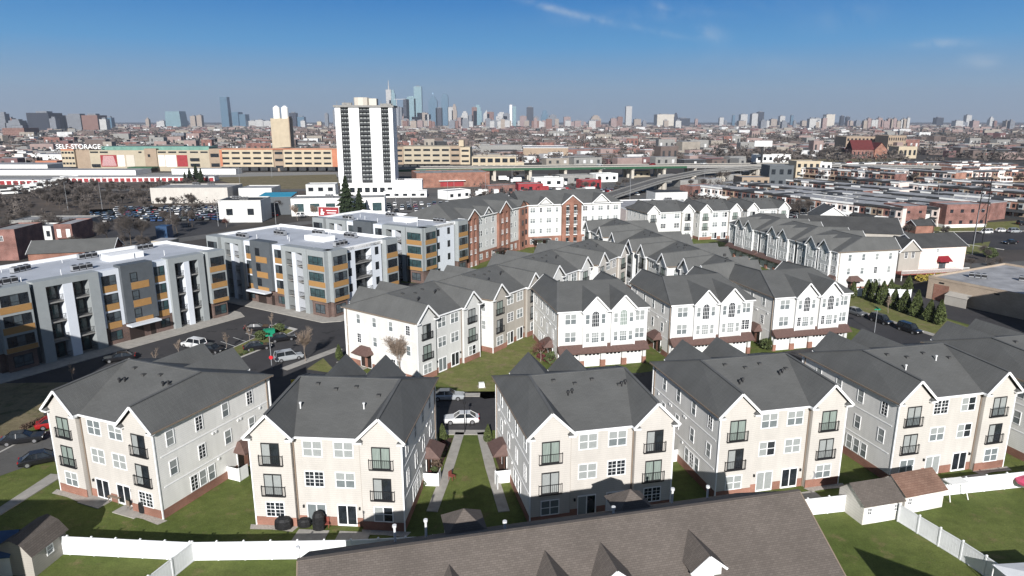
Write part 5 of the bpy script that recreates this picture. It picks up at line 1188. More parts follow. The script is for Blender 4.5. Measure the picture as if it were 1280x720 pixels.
# ------------------------------------------------------------------ self storage building
def bigbox(t,x0,x1,y,D,H,wall,rows,cols,z0=0,name='wall',dark=False):
    MB().box(x0,x1,y,y+D,z0,H).build(name,[wall],t)
    for r in range(rows):
        for c in range(cols):
            w=(x1-x0)/cols; cx=x0+w*(c+.5); hz=(H-z0)/(rows+.3); z=z0+hz*(r+.62)
            inst('window',cached(('sw',round(w,1),round(hz,1)),lambda w=w,hz=hz:MB().box(-w*.37,w*.37,-.12,.02,-hz*.17,hz*.2).mesh('window',['glass_dark'])),t,(cx,y,z))
Y=545; t=thing('storage_building','very long cream and brown storage building with red wall posters','building',(0,0,0)); H=ZT(187,Y)
X=lambda px:XD(px,Y)
bigbox(t,X(82),X(98),Y-2,30,H+.5,'cream_wall',3,4,3.5); bigbox(t,X(98),X(115),Y,30,H+.3,'brown_wall',0,0); bigbox(t,X(115),X(184),Y,30,H-.5,'beige_wall',0,0); bigbox(t,X(184),X(199),Y-1,30,H+.8,'brown_wall',0,0); bigbox(t,X(199),X(264),Y,30,H-.5,'beige_wall',0,0); bigbox(t,X(264),X(278),Y-1,30,H+.6,'brown_wall',2,1)
b=MB(); b.box(X(82),X(98),Y-2.3,Y-2,H-.6,H+.5); b.box(X(278),X(281),Y-2.3,Y,4,H); b.box(X(281),X(425),Y-2.3,Y-2,H+.1,H+.9); b.build('red_band',['orange_wall'],t)
bigbox(t,X(278),X(344),Y-2,30,H+.3,'cream_wall',3,5,3.5); bigbox(t,X(344),X(357),Y-1,30,H+1,'brown_wall',3,1); bigbox(t,X(357),X(417),Y-2,30,H+.3,'cream_wall',3,5,3.5); bigbox(t,X(417),X(425),Y-2,30,H+.3,'orange_wall',0,0,3.5)
for i in range(12): MB().box(X(279+i*12),X(288+i*12),Y-2.1,Y-1.9,.5,3.2).build('loading_door',['roof_black'],t)
for (a,c) in ((128,138),(176,180),(200,210),(213,223),(226,236),(240,250),(253,262),(116,126)): MB().box(X(a),X(c),Y-.1,Y,H-2.6,H-1.4).build('window',['glass_dark'],t)
for (a,c,z) in ((117,127,3.4),(240,251,8),(240,251,3.8),(188,191,11)): MB().box(X(a),X(c),Y-1.15,Y,z,z+2.2).build('window',['glass_dark'],t)
for (a,c,m) in ((128,148,'red_metal'),(149,158,'pink_siding'),(160,170,'stone_pale'),(200,208,'pink_siding'),(209,222,'sign_white'),(223,236,'red_metal')): MB().box(X(a),X(c),Y-.2,Y,3.6,12.5).build('poster',[m],t)
b=MB()
for i in range(14): b.box(X(129+i*.2),X(147-i*.2),Y-.26,Y-.2,4.4+i*.55,4.55+i*.55)
b.build('poster_lettering',['sign_white'],t)
b=MB(); b.box(X(128),X(262),Y+3,Y+20,H-.5,H+2.2); b.build('green_roof',['green_glass_roof'],t)
s=text(t,'roof_lettering','SELF-STORAGE',X(104.5),Y-2.2,H+2.2,5.2,'sign_white',ext=.15); s.scale=(1.02,1,1)
MB().box(X(170),X(200),Y-12,Y-1,2.8,3.8).build('green_canopy',['girder_green'],t)
# row of red and white storage units
for (pa,pb,py,n,lb) in ((74,262,228,26,'long white storage row with red roll-up doors below the big storage building'),(-60,58,231,14,'short white storage row with red doors at the left edge')):
    a=G(pa,py); y=a[1]; xb=XD(pb,y); t=thing('storage_units',lb,'building',(a[0],y,0),5 if pa>0 else 0); L=xb-a[0]; MB().box(0,L,0,9,0,3.0).build('wall',['white_paint'],t); MB().box(-.2,L+.2,-.2,9.2,3,3.2).build('roof',['roof_light'],t)
    for i in range(n): MB().box(L*(i+.14)/n,L*(i+.86)/n,-.1,0,.1,2.4).build('roll_up_door',['red_metal'],t)
for (pa,pb,py,D,H,lb) in ((-40,170,219,22,3.4,'long white-roofed warehouse left in front of the storage building'),(215,295,218,12,4,'white low building right of the green canopy'),(-40,60,213,30,4.5,'grey flat warehouse at the left edge')):
    px_block(lb,'building',pa,pb,py,D,H,'white_paint','roof_light',parapet=False)
px_block('low shop building with an orange roof band at the left','building',45,72,209,14,5,'orange_wall','roof_mid'); px_block('bright white warehouse left of the storage building','building',40,78,204,30,8,'white_paint','roof_light',parapet=False)
# storage building right part
Y=575; t=thing('storage_building','tan four-storey warehouse right of the white tower with a bright corner stair','building',(0,0,0)); H=ZT(183,Y); X=lambda px:XD(px,Y)
bigbox(t,X(494),X(505),Y-1,30,H-.3,'brown_wall',3,1,3.5); bigbox(t,X(505),X(563),Y,30,H,'beige_wall',3,5,3.8); bigbox(t,X(563),X(576),Y-1,30,H+.3,'brown_wall',3,1,3.5); bigbox(t,X(576),X(588),Y-2,30,H-.6,'cream_wall',3,1,3.5); MB().box(X(574),X(580),Y,Y+12,H,H+5).build('stair_head',['cream_wall'],t)
for i in range(8): MB().box(X(496+i*9),X(503+i*9),Y-.1,Y,.4,3).build('loading_door',['roof_black'],t)
t=px_block('cream two-storey frame building with open bays beside the tan warehouse','building',590,645,213,18,10.5,'cream_wall','roof_light',nx=6,nz=2,fw=.7,fh=.6)
t=px_block('small cream stair building at the end of the open bays','building',645,655,213,10,6,'cream_wall','roof_light',nx=1,nz=1)
for (pa,pb,py,D,H,w,r,lb) in ((600,652,196,20,12,'concrete_grey','roof_light','grey building with a bright domed roof beyond the open bays'),(654,710,200,60,12,'brown_wall','roof_light','long brick warehouse with white roof edge in the middle distance'),(680,775,198,50,9,'brick_row','roof_light','wide grey-roofed depot with blue doors beyond the elevated road')):
    px_block(lb,'building',pa,pb,py,D,H,w,r,parapet=(True if py!=200 else 'parapet_white'))
for i in range(11):
    px=640+i*14; y=G(px,203)[1]; o=MB().box(-4,4,-1.5,1.5,.6,4).build('shipping_container',[rnd.choice(['sign_blue','sign_blue','teal_roof','red_metal','white_paint'])],None,(XD(px,y),y,0),rnd.uniform(-10,10)); tag(o,'coloured container standing by the depot beyond the elevated road','container','containers by the depot')
# concrete silo
t=thing('concrete_plant','cream industrial silo tower with two white cylinders on top','silo',(*G(342,200),0)); a=G(342,200); w=XD(364,a[1])-a[0]; zt=ZT(148,a[1]); 
MB().box(0,w,0,w*.8,7,zt).build('tower_wall',['cream_wall'],t); MB().box(w,w+.9,0,w*.5,0,zt+2).build('lift_shaft',['brown_wall'],t); b=MB()
for x in (0,w*.33,w*.66,w): b.box(x-.5,x+.5,0,1,0,7)
b.build('leg',['white_paint'],t)
for x in (w*.25,w*.72):
    b=MB(); b.tube((x,w*.4,zt),(x,w*.4,zt+10.5),w*.19,w*.19,16,0); b.tube((x,w*.4,zt+10.5),(x,w*.4,zt+12.5),w*.19,w*.05,16,0); b.build('silo_cylinder',['white_paint'],t)
# ------------------------------------------------------------------ elevated road
def elevated(label,pts,w,zs,girder=True,pier=30,mt='concrete'):
    t=thing('elevated_road',label,'overpass',(0,0,0)); Lp=[];Rp=[]
    for i,p in enumerate(pts):
        a=Vector(pts[max(0,i-1)]);c=Vector(pts[min(len(pts)-1,i+1)]);d=(c-a).normalized();n=Vector((-d.y,d.x)); Lp.append(Vector(p)+n*w/2);Rp.append(Vector(p)-n*w/2)
    dk=MB();gd=MB();pp=MB();g2=MB()
    for i in range(len(pts)-1):
        z0,z1=zs[i],zs[i+1]; A=[(*Lp[i],z0),(*Rp[i],z0),(*Rp[i+1],z1),(*Lp[i+1],z1)]
        dk.poly(A); dk.poly([(x,y,z-.5) for x,y,z in A][::-1])
        for S in (Lp,Rp):
            a=(*S[i],z0);c=(*S[i+1],z1); pp.beam((a[0],a[1],a[2]+.2),(c[0],c[1],c[2]+.2),.3,.7); (gd if girder and pts[i][0]<100 else g2).beam((a[0],a[1],a[2]-.9),(c[0],c[1],c[2]-.9),.5,1.4 if girder else .9)
    dk.build('deck',['asphalt_old'],t); pp.build('parapet',[mt],t); (gd.build('girder',['girder_green'],t) if gd.v else None); g2.build('girder',['concrete_grey'],t)
    acc=0
    for i in range(len(pts)-1):
        p,q=Vector(pts[i]),Vector(pts[i+1]); L=(q-p).length; k=0; d=(q-p)/L; n=Vector((-d.y,d.x)); s=pier-acc
        while s<L:
            c=p+d*s; z=zs[i]+(zs[i+1]-zs[i])*s/L-2.2
            if z>2.5:
                for o in (-.38,0,.38): m=c+n*w*o; MB().box(-.9,.9,-.9,.9,0,z).build('pier',['stone_pale'],t,(m.x,m.y,0),math.degrees(math.atan2(d.y,d.x)))
                a=c-n*w*.48; bb=c+n*w*.48; MB().beam((a.x,a.y,z+.4),(bb.x,bb.y,z+.4),1.4,.9).build('pier_cap',['stone_pale'],t)
            s+=pier
        acc=(acc+L)%pier
    return t
elevated('long elevated road with green girders crossing behind the brick complex',[(-84,451),(-60,453),(40,470),(120,492),(200,510),(330,540)],18,[8,8.5,8.5,8,7.5,3],pier=24)
elevated('curved concrete ramp rising from lower left toward the elevated road',[(26,300),(52,345),(84,395),(120,440),(170,478),(240,505),(330,520)],7,[.5,3.0,5.6,7.2,7.8,7.5,5],girder=False,pier=38,mt='concrete_grey')
for i in range(7):
    x=60+i*38; o=inst('parked_truck',small_car(['white','red','white','black'][i%4]),None,(x,476+(x-60)*.2,8.6-(.5 if x>150 else 0)),14); tag(o,'vehicle driving on the elevated road','car','vehicles on the elevated road'); o.name='driving_car'
# roadside billboard far right
x,y=G(952,205); t=thing('billboard','distant white billboard on one dark post among bare trees','billboard',(x,y,0)); z=ZT(176,y); MB().box(-8,8,-.4,.4,z-5,z).build('board',['sign_white'],t); MB().box(-.8,.8,.4,1.6,0,z-2).build('post',['dark_metal'],t)
# church and brick mill
x,y=G(1064,198); w=XD(1098,y)-x; t=thing('church','dark red roofed church with brick gable end','church',(x,y,0)); z=9; MB().box(0,w,0,16,0,z).build('wall',['brick_row'],t); b=MB(); b.poly([(0,-.5,z),(w*.8,-.5,z),(w*.8,8,z+10),(0,8,z+10)]); b.poly([(0,16.5,z),(0,8,z+10),(w*.8,8,z+10),(w*.8,16.5,z)]); b.build('roof',['dark_red_roof'],t)
b=MB(); b.box(w*.8,w*1.25,-2,16,0,z); b.poly([(w*.8,-2.05,z),(w*1.25,-2.05,z),(w*1.02,-2.05,z+7)]); b.build('gable_end',['brick_orange'],t); b=MB(); gable_front(b,w*1.02,w*.5,z,-2.3,16,7.5); b.build('gable_roof',['dark_red_roof'],t)
for i in range(5): MB().box(w*(.1+.15*i)-.6,w*(.1+.15*i)+.6,-.1,0,3,7).build('window',['glass_dark'],t)
for (pa,pb,py,H,lb) in ((1056,1094,192,20,'dark brick mill building behind the red-roofed church'),(1108,1130,194,22,'tall brown brick hall right of the church')): px_block(lb,'building',pa,pb,py,30,H,'brown_wall','roof_mid',nx=8,nz=3)
px_block('light brick hall with arched front right of the church','building',1122,1145,198,20,12,'cream_wall','roof_mid',nx=4,nz=1)
for (pa,pb,py,H,w_,lb,nx,nz) in ((994,1024,222,11,'cream_wall','orange-tan block with a white end among the terraces',4,2),(1024,1038,222,10,'white_paint','white cubic building beside the tan block',2,2),(960,990,236,13,'panel_dark','dark blue-grey building at the start of the terraces',3,2),(926,960,244,9,'brown_wall','brown mansard-roofed house by the scrapyard',4,2),(945,988,203,7,'white_paint','white long building beyond the bare tree belt',6,1)):
    px_block(lb,'building',pa,pb,py,14,H,w_,'roof_mid',nx=nx,nz=nz)
for i,(px,py) in enumerate(((905,226),(930,222),(960,226),(880,232),(915,238),(850,234))):
    px_block('long white roof of an industrial shed by the scrapyard','shed',px,px+26,py,9,4,'concrete_grey','roof_light',parapet=False,group='white-roofed sheds by the scrapyard',ang=20)

gabled('tall gabled building across the street beyond the left edge of the photo',(-66.4,50),90,26,32,16.2,4.6,'lifted_grey_siding','shingle_grey')
gabled('house beyond the bottom left corner of the photo',(-64,36),0,21.5,12,6.0,4.0,'tan_siding','shingle_brown')
block('tall building beyond the right edge of the photo, shading the tan building','building',(94.5,94),0,30,11,17.5,'tan_siding','roof_mid',8,5,3,fw=.4,fh=.45)
t=thing('building','low building beyond the bottom edge of the photo, its shadow on the right lawn','building',(31,32,0)); MB().ext([(0,0,0),(0,0,8.1),(9,0,4.7),(9,0,0)],(0,6,0)).build('wall',['tan_siding'],t)

for i,(px,py,w_,H_,wl,rf,lb) in enumerate(((648,240,14,4,'red_metal','roof_mid','small red-fronted building on the lots before the elevated road'),(668,234,18,5,'white_paint','roof_light','small white building on the lots before the elevated road'),(700,230,22,5,'concrete_grey','roof_mid','grey low building left of the white sign structure'),(728,236,12,4.5,'red_metal','roof_light','second red-fronted building before the elevated road'),(745,228,16,5,'white_paint','roof_mid','white low building beside the ramp foot'),(610,244,16,4.5,'brick_row','roof_mid','small brick building right of the orange brick store'),(790,222,16,4,'beige_wall','roof_light','beige hut below the elevated road by the ramp'),(865,246,18,5,'brick_row','roof_light','brick shed at the edge of the scrapyard'),(900,250,14,4,'white_paint','roof_light','white shed in the scrapyard'),(835,228,14,4,'concrete_grey','roof_mid','grey shed between the ramp and the scrapyard'),(560,250,14,4,'white_paint','roof_light','white hut in the car park below the tower'))):
    x,y=G(px,py); block(lb,'building',(x,y),10+i*3,w_,9,H_,wl,rf,3,1,fw=.4,fh=.4)
for i in range(16):
    x,y=G(rnd.uniform(600,770),rnd.uniform(222,246)); o=inst('parked_truck',MB().box(-3.4,1.8,-1.2,1.2,.9,3.3,0).box(1.9,3.4,-1.1,1.1,.5,2.4,1).box(2.6,3.42,-1.0,1.0,1.6,2.2,2).box(-3.2,3.2,-.9,.9,.3,.9,3).mesh('truck',[rnd.choice(['white_paint','white_paint','concrete_grey','red_metal']),rnd.choice(['white_paint','red_metal']),'glass_dark','tyre']) ,None,(x,y,.05),rnd.choice([12,100,190])); tag(o,'box truck standing on the lots before the elevated road','truck','box trucks before the elevated road')
# ================================================================== brick terraces
def row_proto(v):
    q=random.Random(v); w=5.0; D=11.5; H=6.8+q.choice([0,.15])
    t=thing('row_house','x','house',(0,0,0)); b=MB(); b.box(0,w,0,D,0,H); b.build('wall',[q.choice(['brick_row','brick_row','brick_row','brick_red','pink_siding','brown_wall'])],t)
    MB().box(0,w,-.3,D,H,H+.3).build('roof',[['roof_light','roof_mid','roof_light','roof_light','roof_black'][v%5]],t)
    MB().box(0,w,-.45,-.3,H-.35,H+.42).build('cornice',['white_paint' if v%3==0 else 'roof_black'],t)
    b=MB(); b.poly([(0,-2.2,2.6),(w,-2.2,2.6),(w,0,3.4),(0,0,3.4)]); b.box(.0,w,-2.2,-2.1,2.4,2.62); b.box(.1,.3,-2.15,-2.0,0,2.4); b.box(w-.3,w-.1,-2.15,-2.0,0,2.4); b.box(0,w,-2.2,0,0,.6); b.build('porch',[['roof_black','roof_black','brown_wall','white_paint'][v%4]],t)
    b=MB(); b.box(.8,2.4,-.6,0,3.6,5.8); b.box(.7,2.5,-.7,0,5.8,6.0); b.build('bay_window',[['panel_grey','panel_dark','brown_wall','white_paint','panel_dark'][v%5]],t)
    MB().box(.95,2.25,-.66,-.6,4.2,5.4).build('window',['glass_dark'],t); MB().box(3.3,4.3,-.06,0,4.0,5.5).build('window',['glass_dark'],t); MB().box(3.4,4.4,-.08,0,.6,2.4).build('door',['door_dark'],t); MB().box(1.0,2.6,-.08,0,1.0,2.3).build('window',['glass_dark'],t)
    MB().box(1.2,2.4,D,D+.06,4.2,5.5).build('window',['glass_dark'],t)
    MB().box(1.8,3.0,4,5.2,H+.3,H+.8).build('skylight',['roof_mid'],t) if v%3==0 else None
    return t
PR_=[row_proto(i) for i in range(10)]; used=set(); nrow=0
def place_row(p,rz,v,label,group):
    global nrow; nrow+=1
    if v not in used: used.add(v); o=PR_[v]; o.location=(p[0],p[1],0); o.rotation_euler=(0,0,R(rz)); o['label']=label; o['group']=group; return o
    return dup(PR_[v],p,rz,label,group)
def terrace(x,y,ang,n,label,group,flip=False,ends=True):
    c,s=math.cos(R(ang)),math.sin(R(ang))
    for i in range(n):
        if rnd.random()<.03: continue
        u=i*5.0; p=(x+u*c,y+u*s)
        if flip: p=(x+(u+5)*c,y+(u+5)*s)
        place_row(p,ang+(180 if flip else 0),rnd.randrange(10),label,group)
# tier 1: near terraces; fronts look down-left
names=['nearest brick terrace above the dark-roofed building','second brick terrace from the estate','third brick terrace from the estate','fourth brick terrace from the estate','fifth brick terrace from the estate']
for k,(x,y,n) in enumerate(((143.5,250,21),(173,256,24),(207,272,24),(241,290,22),(272,312,18))):
    terrace(x-5.0*.47*n,y+5.0*.883*n,-62,n,'flat-roofed brick row house in the '+names[k],names[k])
for k,(x,y,n) in enumerate(((158,252,15),(188,268,15))): terrace(x-5.0*.47*n,y+5.0*.883*n,-62,n,'row house in the back-to-back terrace behind the '+('nearest' if k==0 else 'second')+' one','back-to-back terrace %s'%('near' if k==0 else 'far'))
# end walls with windows, white base
for k in range(2,4):
    x,y=150+k*42,405+k*8; terrace(x,y,-62+180,19,'row house in the long terraces beyond the middle cross street','terraces beyond the middle cross street',flip=True)
for k in range(3):
    x,y=215+k*46,520+k*10; terrace(x,y,10,14,'row house in the far terraces below the dry field','terraces below the dry field')
for k in range(3): terrace(285+k*20,440+k*36,12,12,'row house in the far right terraces','terraces at the far right')
t=block('wide red brick end building with white base beside the pylon','house',G(1180,285),8,17,9,8.2,'brick_row','roof_light',4,2,fw=.3,fh=.3); MB().box(-.06,17.06,-.06,9.06,0,1.2).build('base',['white_paint'],t)
t=block('red brick end house of the nearest terrace, facing the dark roofs','house',G(1126,284),8,9.5,11,7.4,'brick_row','roof_light',2,2,fw=.25,fh=.25)
gabled('white house with a dark porch roof and white balcony, left of the brick end building',G(1133,283),8,9,7,4.8,1.4,'white_siding','shingle_dark',[(2.5,0,2,0,1,1.2),(6,0,2,0,1,1.2)])
gabled('small red shed-like house below the white porch house',G(1144,292),8,7,5,3.0,1.6,'brick_orange','shingle_dark')
# ================================================================== mid-distance left houses
for i in range(26):
    px=rnd.uniform(-20,80); py=rnd.uniform(180,203); x,y=G(px,py); o=dup(PR_[i%10],(x,y),rnd.choice([0,15,90]),'row house in the crowded streets at far left beyond the storage yard','houses at far left beyond the storage yard')
# ================================================================== city: low houses merging into one mass
mats_=['roof_light','roof_mid','roof_black','brick_row','city_pink','city_brown','city_tan','city_white','concrete_grey','city_plum']
for k_,c_ in (('city_pink',(.27,.20,.185)),('city_brown',(.13,.10,.09)),('city_tan',(.28,.25,.215)),('city_white',(.55,.55,.55)),('city_plum',(.15,.085,.085))): mat(k_,c_,.8,.15,.2)
def mass():
    b=MB(); q=random.Random(11)
    y=600.0
    while y<7500:
        dy=13+y*.010; x=-.82*y-40
        while x<.82*y+60:
            n=math.sin(x*.004+y*.0031)+math.sin(x*.0017-y*.0023+2)
            ang=(.35 if n>0.4 else (-.25 if n<-.6 else .1)); L=q.uniform(6,24)*(1+y/5000); skip=.36
            rx=x+q.uniform(-2,2); ry=y+q.uniform(-3,3)
            blocked=(200<rx<480 and ry<760) or (-420<rx<20 and ry<640) or (640<=0)
            if q.random()>skip and not blocked:
                H=q.uniform(5.5,8.5) if q.random()<.93 else q.uniform(10,17); D=q.uniform(8,12)*(1+y/6000)
                c,s=math.cos(ang),math.sin(ang); w=q.choice([3,4,5,5,6,7,8,9,2,5,4,6,8]); r=q.choice([0,0,0,1,1,2,0,7])
                P=[(rx+u*c-v*s,ry+u*s+v*c) for u,v in ((0,0),(L,0),(L,D),(0,D))]
                bi=len(b.v); b.prism(P,0,H,w,r)
                if y<1800 and q.random()<.8:
                    k=int(L/6)
                    for i in range(k):
                        u=(i+.5)*L/k; p0=(rx+(u-1.2)*c+.08*s,ry+(u-1.2)*s-.08*c); p1=(rx+(u+1.2)*c+.08*s,ry+(u+1.2)*s-.08*c)
                        b.poly([(*p0,H*.35),(*p1,H*.35),(*p1,H*.72),(*p0,H*.72)],2 if q.random()<.7 else 7)
            x+=L+q.uniform(1,9)*(1+y/3000)
        y+=dy
    o=b.build('distant_houses',mats_); tag(o,'mass of low flat-roofed city houses stretching to the horizon','houses',None,'stuff')
mass()
def woods(name,label,bands,seed,mt='twig',hk=1.0):
    b=MB(); q=random.Random(seed)
    for (pa,pb,ya,yb,n,ra,rb) in bands:
        for i in range(n):
            y=q.uniform(ya,yb); x=XD(q.uniform(pa,pb),y); r=q.uniform(ra,rb); h=q.uniform(7,13)*hk
            # loose crown: many small upright twig faces
            for k in range(34):
                a=q.uniform(0,2*math.pi); rr=r*math.sqrt(q.random()); z=h*(.25+.75*q.random()*math.sqrt(max(0,1-(rr/r)**2)))
                p=Vector((x+rr*math.cos(a),y+rr*math.sin(a),z)); s=r*q.uniform(.12,.3); t_=Vector((q.uniform(-1,1),q.uniform(-1,1),q.uniform(-.3,1))).normalized(); u_=t_.cross(Vector((q.uniform(-1,1),q.uniform(-1,1),.3))).normalized()
                b.poly([p-t_*s*1.6,p+u_*s*.6,p+t_*s*1.6,p-u_*s*.6])
    o=b.build(name,[mt]); tag(o,label,'woods',None,'stuff')
woods('distant_woods','bare brown winter trees massed between the distant city houses',
 [(-40,1320,620,1000,520,4,7),(-40,1320,1000,2600,1700,6,11),(250,425,1500,2600,150,9,15),(505,560,1300,2200,60,9,14),(590,650,1500,2300,90,10,15),(120,200,1500,2200,90,9,14),(1150,1290,1200,1700,130,9,13),(740,800,1500,2300,50,9,14),(-40,1320,2600,6000,420,12,24),(930,1010,1100,1500,60,8,12)],3)
woods('scrub_brush','tangled brown leafless brush filling the scrub field below the storage units',[(-40,252,318,436,110,1.1,2.3),(-40,110,270,330,30,1.1,2.3),(225,300,300,330,16,1.1,2.2)],9,'twig',.42)
woods('scrub_brush','brown leafless brush along the scrapyard and under the ramp',[(860,975,290,430,90,1.2,2.6),(590,640,330,420,25,1.2,2.4)],10,'twig',.45)
# ================================================================== skyline
for k,c,r,m_ in (('tower_blue',(.10,.17,.24),.25,.3),('tower_teal',(.20,.30,.34),.25,.3),('tower_dark',(.035,.04,.055),.35,.2),('tower_brown',(.17,.10,.085),.7,0),('tower_tan',(.28,.235,.20),.8,0),('tower_pale',(.38,.375,.37),.8,0),('tower_grey',(.15,.16,.18),.6,0),('tower_pink',(.25,.185,.175),.8,0)):
    bricky(k,c,tuple(v*.75 for v in c),tuple(min(1,v*1.35+.02) for v in c),9,3.9,.5,r,'wall',.1); M[k].node_tree.nodes['Principled BSDF'].inputs['Metallic'].default_value=m_
def sky(px,w,top,mt,label,D=5300,kind='box',dep=None,group=None):
    H=ZT(top,D); wm=w*D*1.03/CF; x=XD(px,D,H/2); t=thing('skyscraper' if H>110 else 'tower_block',label,'skyscraper' if H>110 else 'building',(x,D,0),0,group); h=wm/2; d=dep or wm
    b=MB()
    if kind=='box': b.box(-h,h,0,d,0,H); MB().box(-h*.5,h*.5,d*.3,d*.7,H,H+6).build('roof_plant',['tower_grey'],t)
    elif kind=='step': b.box(-h,h,0,d,0,H*.72); b.box(-h*.72,h*.72,d*.14,d*.86,H*.72,H*.9); b.box(-h*.42,h*.42,d*.3,d*.7,H*.9,H)
    elif kind=='dome':
        b.box(-h,h,0,d,0,H*.86); pr=[(h,H*.86),(h*.85,H*.92),(h*.5,H*.975),(h*.1,H)]
        for (r0,z0),(r1,z1) in zip(pr,pr[1:]): b.prism([(-r0,d/2-r0),(r0,d/2-r0),(r0,d/2+r0),(-r0,d/2+r0)],z0,z1-.01)
    elif kind=='spire':
        b.box(-h,h,0,d,0,H*.76); prev=H*.76
        for k in range(4):
            f=1-.22*(k+1); b.box(-h*f,h*f,d/2-d/2*f,d/2+d/2*f,prev,prev+H*.045); prev+=H*.045
        c=(0,d/2,H)
        r=h*.14; P=[(-r,d/2-r,prev),(r,d/2-r,prev),(r,d/2+r,prev),(-r,d/2+r,prev)]
        for i in range(4): b.poly([P[i],P[(i+1)%4],c])
    elif kind=='needle':
        b.box(-h,h,0,d,0,H*.80); MB().tube((0,d/2,H*.8),(0,d/2,H),h*.3,h*.08,8,0).build('mast',['tower_pale'],t)
    elif kind=='slab2': b.box(-h,0,0,d,0,H); b.box(0,h,d*.15,d,0,H*.86)
    elif kind=='curve': 
        n=6
        for k in range(n): f=1-.10*(k/n)**2; b.box(-h*f,h*f,0,d*f,H*k/n,H*(k+1)/n)
    b.build('facade',[mt],t); return t
S=[(486,6,100,'tower_pale','thin white mast tower just right of the white high-rise','needle'),(491,8,112,'tower_teal','dark glass tower with stepped top beside the white high-rise','step'),
(495,14,134,'tower_grey','grey block at the left foot of the downtown cluster','box'),(508,7,124,'tower_dark','narrow dark tower left of the curved glass tower','box'),(514,11,120,'tower_teal','curved-top glass tower at the left of downtown','dome'),(522.5,9,108,'tower_teal','tallest flat-topped glass skyscraper of downtown','box'),
(541,10,115,'tower_blue','blue glass skyscraper with a stepped pyramid crown','spire'),(556,8,117,'tower_blue','blue round-topped skyscraper right of the pyramid crown','dome'),(549,8,135,'tower_dark','dark twin slab between the two blue towers','box'),(528,12,141,'tower_tan','tan office block before the tallest glass tower','box'),
(507,8,140,'tower_pink','pinkish block low in front of downtown','step'),(519,8,146,'tower_pale','pale short block in downtown','box'),(535,7,143,'tower_pale','narrow pale block under the pyramid crown','box'),(563,6,134,'tower_pale','pale thin tower right of the round-topped one','box'),(568,6,130,'tower_tan','second thin tan tower right of the round-topped one','step'),(575,8,147,'tower_pink','pink low block right of downtown','box'),
(581,9,139,'tower_pale','pale stepped tower at the right of downtown','step'),(588,6,144,'tower_grey','short grey tower between two pale ones','box'),(597,10,131,'tower_teal','teal tower over brown base right of downtown','step'),(593,6,134,'tower_brown','brown slab left of the teal stepped tower','box'),(608,7,137,'tower_pale','city hall-like pale tower with a pointed top','spire'),(613,8,140,'tower_brown','brown block beside the pointed pale tower','box'),(606,10,153,'cream_wall','low bright orange block below the brown tower','box'),
(627,13,140,'tower_pale','wide pale blocky tower right of centre','step'),(633,8,142,'tower_grey','grey block in front of the wide pale tower','box'),(638.5,3,131,'parapet_white','very thin bright white tower','box'),(643,4,133,'tower_teal','thin glass tower beside the bright white one','box'),(654,8,145,'tower_pink','pinkish block between thin towers','box'),(662.5,8,134,'tower_dark','dark grey lone slab tower','box'),(681,8,137,'tower_blue','dark blue stepped tower','step'),(670,7,146,'tower_grey','low grey block between the two dark towers','box'),(691,8,144,'tower_grey','grey tower with a crane beside it','box'),
(709,8,146,'tower_pink','pink brick block right of the crane','box'),(722,20,152,'tower_pink','wide pink hospital-like block','box'),(745,12,144,'tower_tan','tan block with a brown lower half','step'),(775,6,146,'tower_brown','brown block left of the lone white tower','box'),(786,7,133,'tower_pale','lone pale tower with a dark top','box'),(797,8,149,'tower_tan','low tan block right of the lone pale tower','box'),(832,20,143,'stone_pale','broad pale windowless block','box'),(845,5,141,'tower_dark','jagged dark structure right of the broad pale block','step'),(855,14,148,'tower_dark','dark low block right of the broad pale block','box'),
(902,5,147,'tower_pale','slim pale tower at right centre','box'),(917,3,144,'tower_blue','very thin blue tower at right centre','box'),(930,8,143,'tower_pale','first of two pale towers at right','box'),(944,8,142,'tower_pale','second pale tower at right','box'),(951,7,140,'tower_dark','dark tower joined to the second pale tower','box'),(978,6,145,'tower_pale','small pale tower right of the pair','box'),(990,3,144,'tower_blue','tiny blue tower near the small pale one','box'),(1038,10,143,'stone_pale','bright white tower standing alone at right','box'),(1053,4,145,'tower_dark','left one of two small dark towers at right','box'),(1060,4,146,'tower_dark','right one of two small dark towers at right','box'),
(1175,8,147,'tower_dark','dark block with lattice top at far right','box'),(1211,6,144,'tower_pale','pale tower alone at far right','box'),(1240,5,146,'tower_pale','thin pale tower at far right','step'),
(280.5,9,121,'tower_blue','tall blue glass tower at left, highest there','curve'),(298,15,140,'tower_blue','shorter blue glass block joined to the tall one','slab2'),(216,18,139,'tower_teal','light teal glass block at left','curve'),(241,6,145,'tower_tan','tan tower between the glass buildings at left','box'),(249,6,144,'tower_tan','yellowish slim tower left of the blue glass tower','box'),(184,4,146,'tower_tan','small slim brown tower at left','spire'),(200,8,152,'tower_pale','white low block left of the teal glass block','box'),(324,9,150,'tower_pale','small white block right of the silos foot','box'),(366,8,141,'tower_dark','dark slab behind the silo tower','box'),(376,8,146,'tower_blue','dark blue block right of the silos','box'),(408,4,142,'tower_grey','thin grey tower between silos and white high-rise','box'),(399,5,152,'cream_wall','small cream block left of the white high-rise','box'),(419,5,137,'tower_grey','grey slab peeking out behind the white high-rise\'s left edge','box')]
for (px,w,top,mt,lb,kd) in S: sky(px,w,top,mt,lb,5300 if px>480 else 4400,kd)
